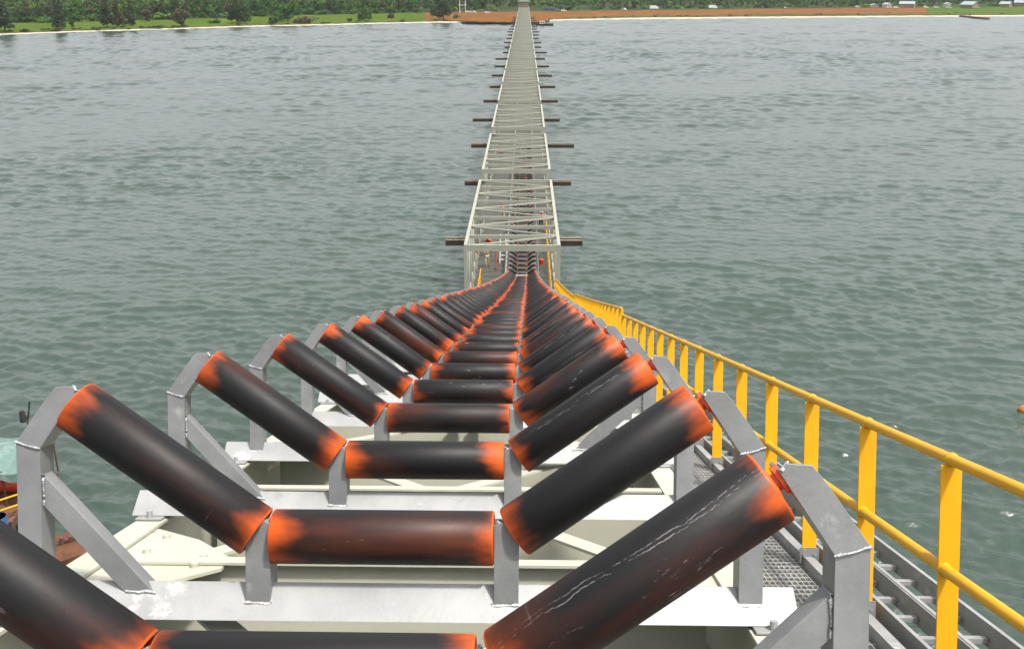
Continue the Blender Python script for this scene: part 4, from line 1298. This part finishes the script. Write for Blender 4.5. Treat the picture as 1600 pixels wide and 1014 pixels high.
# the wood behind the meadow (left) and behind the earth bank (right)
WOODL = 'tree in the front of the dense wood behind the left meadow'
for i in range(105):
    x = -30 + 790 * (i + rnd.uniform(-0.4, 0.4)) / 105
    y = interp(FT, x) - rnd.uniform(0.2, 5.5)
    kd = rnd.choice(['round', 'round', 'casuarina', 'spread'])
    sc = {'round': 0.95, 'casuarina': 0.72, 'spread': 0.95}[kd] * rnd.uniform(0.8, 1.15)
    put(kd, rnd.choice([D_, Mi, Mi, Mi, Li, Br]), rnd.choice([3, 12, 13]) if kd == 'round' else rnd.choice([1, 4, 5]) if kd == 'casuarina' else rnd.choice([6, 8, 9]), pix(x, y, 2.0), sc, WOODL, 'front trees of the left wood', rnd.uniform(0.85, 1.15))
WOODR = 'low tree in the green belt behind the red earth, right of the jetty'
for i in range(95):
    x = 845 + 790 * (i + rnd.uniform(-0.4, 0.4)) / 95
    y = interp(FT, x) - rnd.uniform(2.0, 7.0)
    if 845 < x < 960: y -= 3
    kd = rnd.choice(['round', 'round', 'spread', 'spread', 'bush'])
    sc = {'round': 0.55, 'spread': 0.60, 'bush': 1.3}[kd] * rnd.uniform(0.75, 1.2)
    put(kd, rnd.choice([D_, Mi, Mi, Li, Br]), rnd.choice([3, 12, 13]) if kd == 'round' else rnd.choice([6, 8, 9]) if kd == 'spread' else rnd.choice([7, 10, 11]), pix(x, y, 2.1), sc, WOODR, 'front trees of the right wood', rnd.uniform(0.9, 1.3))
for i in range(80):
    x = -30 + 1700 * (i + rnd.uniform(-0.4, 0.4)) / 80
    if 800 < x < 845: continue
    y = interp(FT, x) - (rnd.uniform(-0.3, 1.0) if x < 800 else rnd.uniform(1.2, 2.4))
    put('bush', rnd.choice([D_, Mi, Mi, Li]), rnd.choice([7, 10, 11]), pix(x, y, 2.0), rnd.uniform(1.1, 2.0) * (1 if x < 800 else 0.8), 'bush in the undergrowth at the foot of the %s wood' % ('left' if x < 800 else 'right'), 'undergrowth of the %s wood' % ('left' if x < 800 else 'right'), rnd.uniform(1.0, 1.7))
# far wood: one mass
def far_wood():
    rn = random.Random(91); mb = MB(); vs = []; fs = []; mi = []
    bl = []
    for i in range(2300):
        px_ = rn.uniform(-60, 1660)
        p = pix(px_, interp(FT, px_) - (2.5 if px_ < 800 else 4.0), 2.2)
        d0 = Vector((p.x, p.y, 0)); dr = d0.normalized()
        e = 10 + 850 * rn.random() ** 1.8
        q = d0 + dr * e
        gz = 2.2 + max(0, (e - 200) / 400) * 2 + max(0, (e - 600) / 800) * 15
        bl.append((q.x, q.y, gz, rn.uniform(3.0, 6.5), rn.uniform(4, 12.0) if px_ < 800 else rn.uniform(3.5, 9.0)))
    for b in bl:
        x, y, gz, r_, h = b
        k = rn.choice([0, 1, 1, 1, 2, 3])
        for q in range(30):
            a = rn.uniform(0, 6.28); e = rn.uniform(-0.3, 1.0); c_ = math.sqrt(max(0, 1 - e * e)); rr = r_ * rn.uniform(0.6, 1.0)
            p = Vector((x + math.cos(a) * c_ * rr, y + math.sin(a) * c_ * rr, gz + h * 0.6 + e * h * 0.45))
            s = rn.uniform(0.6, 1.5)
            u = Vector((rn.gauss(0, 1), rn.gauss(0, 1), rn.gauss(0, .8))).normalized(); v = u.cross(Vector((rn.gauss(0, 1), rn.gauss(0, 1), rn.gauss(0, 1)))).normalized()
            o = len(vs); vs += [p + u * s, p + v * s * .7, p - u * s, p - v * s * .7]; fs.append((o, o + 1, o + 2, o + 3)); mi.append(k)
    mb.add(vs, fs); mb.mi = mi
    setting(mb.build('far_wood', [D_, Mi, Li, Br]), 'stuff')
far_wood()

# ------------------------------------------------------------------ buildings and vehicles on the shore
def house(px_, py_, w, d, h, rot, wallm, label, roofm=None, pitch=0.45):
    c = pix(px_, py_, 2.0)
    t = thing('house', label, 'house', c, None, (0, 0, rot))
    mb = MB()
    rh = h + w * 0.5 * pitch
    mb.prism([(-w / 2, 0), (w / 2, 0), (w / 2, h), (0, rh), (-w / 2, h)], -d / 2, d / 2)
    mb.build('wall', wallm, t, rel=False)
    mb = MB()
    for sg in (-1, 1):
        e = (sg * (w / 2 + 0.5), h - 0.5 * pitch + 0.02)
        mb.prism([(0, rh + 0.03), e, (e[0], e[1] + 0.12), (0, rh + 0.15)], -d / 2 - 0.5, d / 2 + 0.5)
    mb.build('roof', roofm or M['roof'], t, rel=False)
    mb = MB(); mb.box(-0.5, 0.5, -d / 2 - 0.05, -d / 2 - 0.003, 0, 2.1); mb.build('door', M['wallbrown'], t, rel=False)
    for x in (-w * 0.3, w * 0.3):
        mb = MB(); mb.box(x - 0.6, x + 0.6, -d / 2 - 0.04, -d / 2 - 0.003, 1.0, 2.1); mb.build('window', M['glass'], t, rel=False)
    return t
house(1417, 12.8, 9, 13, 3.6, R(62), M['wallbrown'], 'largest brown hut with pale metal roof among the right shore houses')
house(1386, 12.6, 6, 7, 3.0, R(20), M['wallwhite'], 'small pale house with white gable left of the large brown hut')
house(1366, 12.2, 7, 5, 2.4, R(-10), M['wallwhite'], 'low white shed leftmost of the right shore houses', M['white'], 0.2)
house(1515, 13.0, 12, 12, 3.0, R(35), M['wallbrown'], 'wide hut with pale blue grey roof right of the parked cars')
house(1480, 12.6, 5, 5, 3.4, R(10), M['wallwhite'], 'narrow pale building between the two larger huts')
house(1571, 11.8, 9, 9, 3.0, R(48), M['wallbrown'], 'brown hut with pale roof second from the right edge')
house(1597, 10.5, 9, 14, 3.6, R(58), M['wallbrown'], 'brown hut with pale roof cut off by the right edge')

def car(px_, py_, rot, m, label, kind='car', z=1.9):
    c = pix(px_, py_, z)
    t = thing({'car': 'parked_car', 'truck': 'parked_truck', 'digger': 'excavator'}[kind], label, 'car' if kind == 'car' else 'truck', c, None, (0, 0, rot))
    mb = MB()
    if kind == 'car':
        mb.prism([(-2.2, .35), (2.2, .35), (2.2, .85), (1.2, 1.0), (.6, 1.65), (-1.6, 1.65), (-2.2, 1.0)], -.85, .85)
        mb.build('body', m, t, rel=False, bevel=0.06)
        for sg in (-1, 1):
            mb = MB(); mb.prism([(.95, 1.05), (.52, 1.55), (-1.5, 1.55), (-1.85, 1.05)], sg * .853 - .004, sg * .853 + .004); mb.build('side_window', M['glass'], t, rel=False)
        wl = (-1.35, 1.35); wr = .34
    else:
        mb.prism([(-4, .7), (1.6, .7), (1.6, 3.2), (-4, 3.2)], -1.2, 1.2); mb.build('cargo_box', m, t, rel=False, bevel=0.05)
        mb = MB(); mb.prism([(1.7, .5), (3.6, .5), (3.6, 1.5), (3.2, 2.5), (1.7, 2.5)], -1.1, 1.1); mb.build('cab', m, t, rel=False, bevel=0.06)
        mb = MB(); mb.prism([(3.606, 1.5), (3.21, 2.42), (3.23, 2.43), (3.63, 1.5)], -.95, .95); mb.build('windscreen', M['glass'], t, rel=False)
        wl = (-3, -1.8, 2.7); wr = .5
    for x in wl:
        for sg in (-1, 1):
            mb = MB(); mb.cyl((x, sg * .72, wr), (x, sg * .92, wr), wr, n=14); mb.build('wheel', M['black'], t, rel=False)
    return t
car(733, 20.8, R(20), M['white'], 'white car parked at the foot of the white steel tower')
car(740, 21.2, R(-10), M['white'], 'white car beside the one at the tower foot')
car(762, 21.8, R(15), M['white'], 'white car alone on the red earth left of the jetty')
car(881, 18.5, R(5), M['white'], 'white pickup parked just right of the jetty on the red earth')
car(859, 18.6, R(70), M['darkblue'], 'dark car beside the dark blue truck right of the jetty') if False else None
car(872, 18.2, R(80), M['darkblue'], 'dark car nearest the jetty on its right side')
car(1447, 13.2, R(10), M['white'], 'white car parked left between the right shore huts')
car(1463, 13.4, R(-12), M['white'], 'white car parked right between the right shore huts')
car(1226, 14.6, R(85), M['blue'], 'small blue car at the far edge of the red earth')
car(859 + 0.5, 18.4, R(12), M['darkblue'], 'dark blue truck on the red earth right of the jetty', 'truck')
car(1022, 15.4, R(3), M['white'], 'white box truck alone on the red earth', 'truck')
car(1114, 14.4, R(2), M['white'], 'long white truck farther right on the red earth', 'truck')
car(975, 16.8, R(-30), M['white'], 'white car at an angle on the upper edge of the red earth')
car(1340, 12.6, R(4), M['white'], 'white car parked left of the low white shed')
car(1400, 13.6, R(2), M['white'], 'white car in front of the large brown hut')

def frame_tower():
    c = pix(723, 21, 2.2)
    t = thing('steel_tower', 'white steel frame tower with platform behind the red earth left of the jetty', 'tower', c)
    H = 10.5
    for sx in (-2.2, 2.2):
        for sy in (-1.6, 1.6):
            mb = MB(); mb.box(sx - .16, sx + .16, sy - .16, sy + .16, 0, H); mb.build('column', M['white'], t, rel=False)
    for z in (5.6, H):
        mb = MB(); mb.box(-2.9, 2.9, -2.1, 2.1, z + .001, z + .35); mb.build('platform', M['white'], t, rel=False)
    mb = MB()
    mb.beam((-2.2, -1.6, .2), (2.2, -1.6, 5.5), .14, .14); mb.beam((2.2, 1.6, 5.9), (-2.2, 1.6, 10.3), .14, .14)
    mb.build('brace', M['white'], t, rel=False)
    mb = MB(); mb.box(-5.5, 3.6, -.5, .5, H + .36, H + .85); mb.build('boom', M['white'], t, rel=False)
frame_tower()
def head_tower():
    y = Y0 + STEP * NSP - 2
    x = SPX + jx(y)
    t = thing('transfer_house', 'pale roofed transfer house where the jetty meets the red shore', 'building', (x, y, 3.2))
    mb = MB()
    mb.box(-3.4, 3.4, 1, 9, 6.6, 9.6); mb.build('wall', M['wallbrown'], t, rel=False)
    mb = MB(); mb.prism([(-4.2, 9.6), (4.2, 9.6), (4.2, 9.9), (0, 10.9), (-4.2, 9.9)], 0.4, 9.8); mb.build('roof', M['truss'], t, rel=False)
    for sx in (-3.2, 3.2):
        for yy in (1.4, 8.6):
            mb = MB(); mb.box(sx - .25, sx + .25, yy - .25, yy + .25, -0.5, 6.6); mb.build('column', M['truss'], t, rel=False)
head_tower()
def boat():
    c = pix(851, 40.6, 0)
    t = thing('moored_boat', 'dark hulled boat with pale cabin moored right of the jetty at the shore', 'boat', (c.x, c.y, 0))
    mb = MB(); L_ = 5.4
    n = 9; rows = []
    for k in range(n):
        f = k / (n - 1); xx = -L_ + 2 * L_ * f; wd = 1.5 * (1 - max(0, (f - .6) / .4) ** 2 * .9)
        rows.append([Vector((xx, -wd, 1.0 + .35 * f)), Vector((xx, -wd * .8, -.2)), Vector((xx, 0, -.4)), Vector((xx, wd * .8, -.2)), Vector((xx, wd, 1.0 + .35 * f)), Vector((xx, 0, .9 + .3 * f)), Vector((xx, -wd, 1.0 + .35 * f))])
    mb.quadstrip(rows, 0, False); mb.build('hull', M['black'], t, rel=False)
    mb = MB(); mb.prism([(-3.2, 1.0), (.4, 1.0), (.2, 2.6), (-3.2, 2.6)], -1.0, 1.0); mb.build('cabin', M['wallwhite'], t, rel=False, bevel=.05)
    mb = MB(); mb.box(-2.8, -1.6, -1.02, -1.003, 1.7, 2.3); mb.box(-1.3, -.2, -1.02, -1.003, 1.7, 2.3); mb.build('window', M['glass'], t, rel=False)
    mb = MB(); mb.cyl((1.5, 0, 1.1), (1.5, 0, 4.0), .08, n=8); mb.build('mast', M['white'], t, rel=False)
boat()
def groyne():
    a = pix(1502, 25.5, .6); b = pix(1543, 29.6, .6)
    t = thing('timber_groyne', 'broken brown timber groyne running from the right beach into the water', 'groyne', (b.x, b.y, 0))
    rn = random.Random(8)
    mb = MB(); mb.beam((a.x, a.y, .4), (b.x, b.y, .6), 3.2, 1.1)
    for i in range(14):
        p = a.lerp(b, i / 13); mb.cyl((p.x + rn.uniform(-1, 1), p.y + rn.uniform(-1, 1), -1), (p.x + rn.uniform(-1, 1), p.y, 1.0 + rn.random() * 0.6), .25, n=8)
    mb.build('timbers', M['darkrust'], t)
groyne()
# dark rock heap at the jetty root
def rocks():
    rn = random.Random(44); mb = MB()
    for i in range(420):
        x = rn.uniform(722, 858); f = rn.random(); y = interp(EDGE, x) * (1 - f) + interp(BT, x) * f
        p = pix(x, y, 0.1 + 1.2 * f); s = rn.uniform(.3, .8)
        vs = [p + Vector((dx * s * rn.uniform(.6, 1), dy * s * rn.uniform(.6, 1), dz * s * rn.uniform(.4, .8))) for dx, dy, dz in [(-1, -1, -1), (1, -1, -1), (1, 1, -1), (-1, 1, -1), (-1, -1, 1), (1, -1, 1), (1, 1, 1), (-1, 1, 1)]]
        mb.hexa(vs)
    setting(mb.build('rock_fill', M['rock']), 'stuff')
rocks()

# ------------------------------------------------------------------ thin sea haze
def haze():
    mb = MB(); mb.box(-2500, 2500, -60, 6900, -8, 110)
    m = bpy.data.materials.new('sea_haze'); m.use_nodes = True
    t = m.node_tree
    for n in list(t.nodes):
        if n.type == 'BSDF_PRINCIPLED': t.nodes.remove(n)
    v = t.nodes.new('ShaderNodeVolumePrincipled')
    v.inputs['Color'].default_value = (0.80, 0.88, 0.92, 1)
    v.inputs['Density'].default_value = 0.00006
    v.inputs['Anisotropy'].default_value = 0.2
    t.links.new(v.outputs[0], t.nodes['Material Output'].inputs['Volume'])
    setting(mb.build('haze', m), 'stuff')
haze()
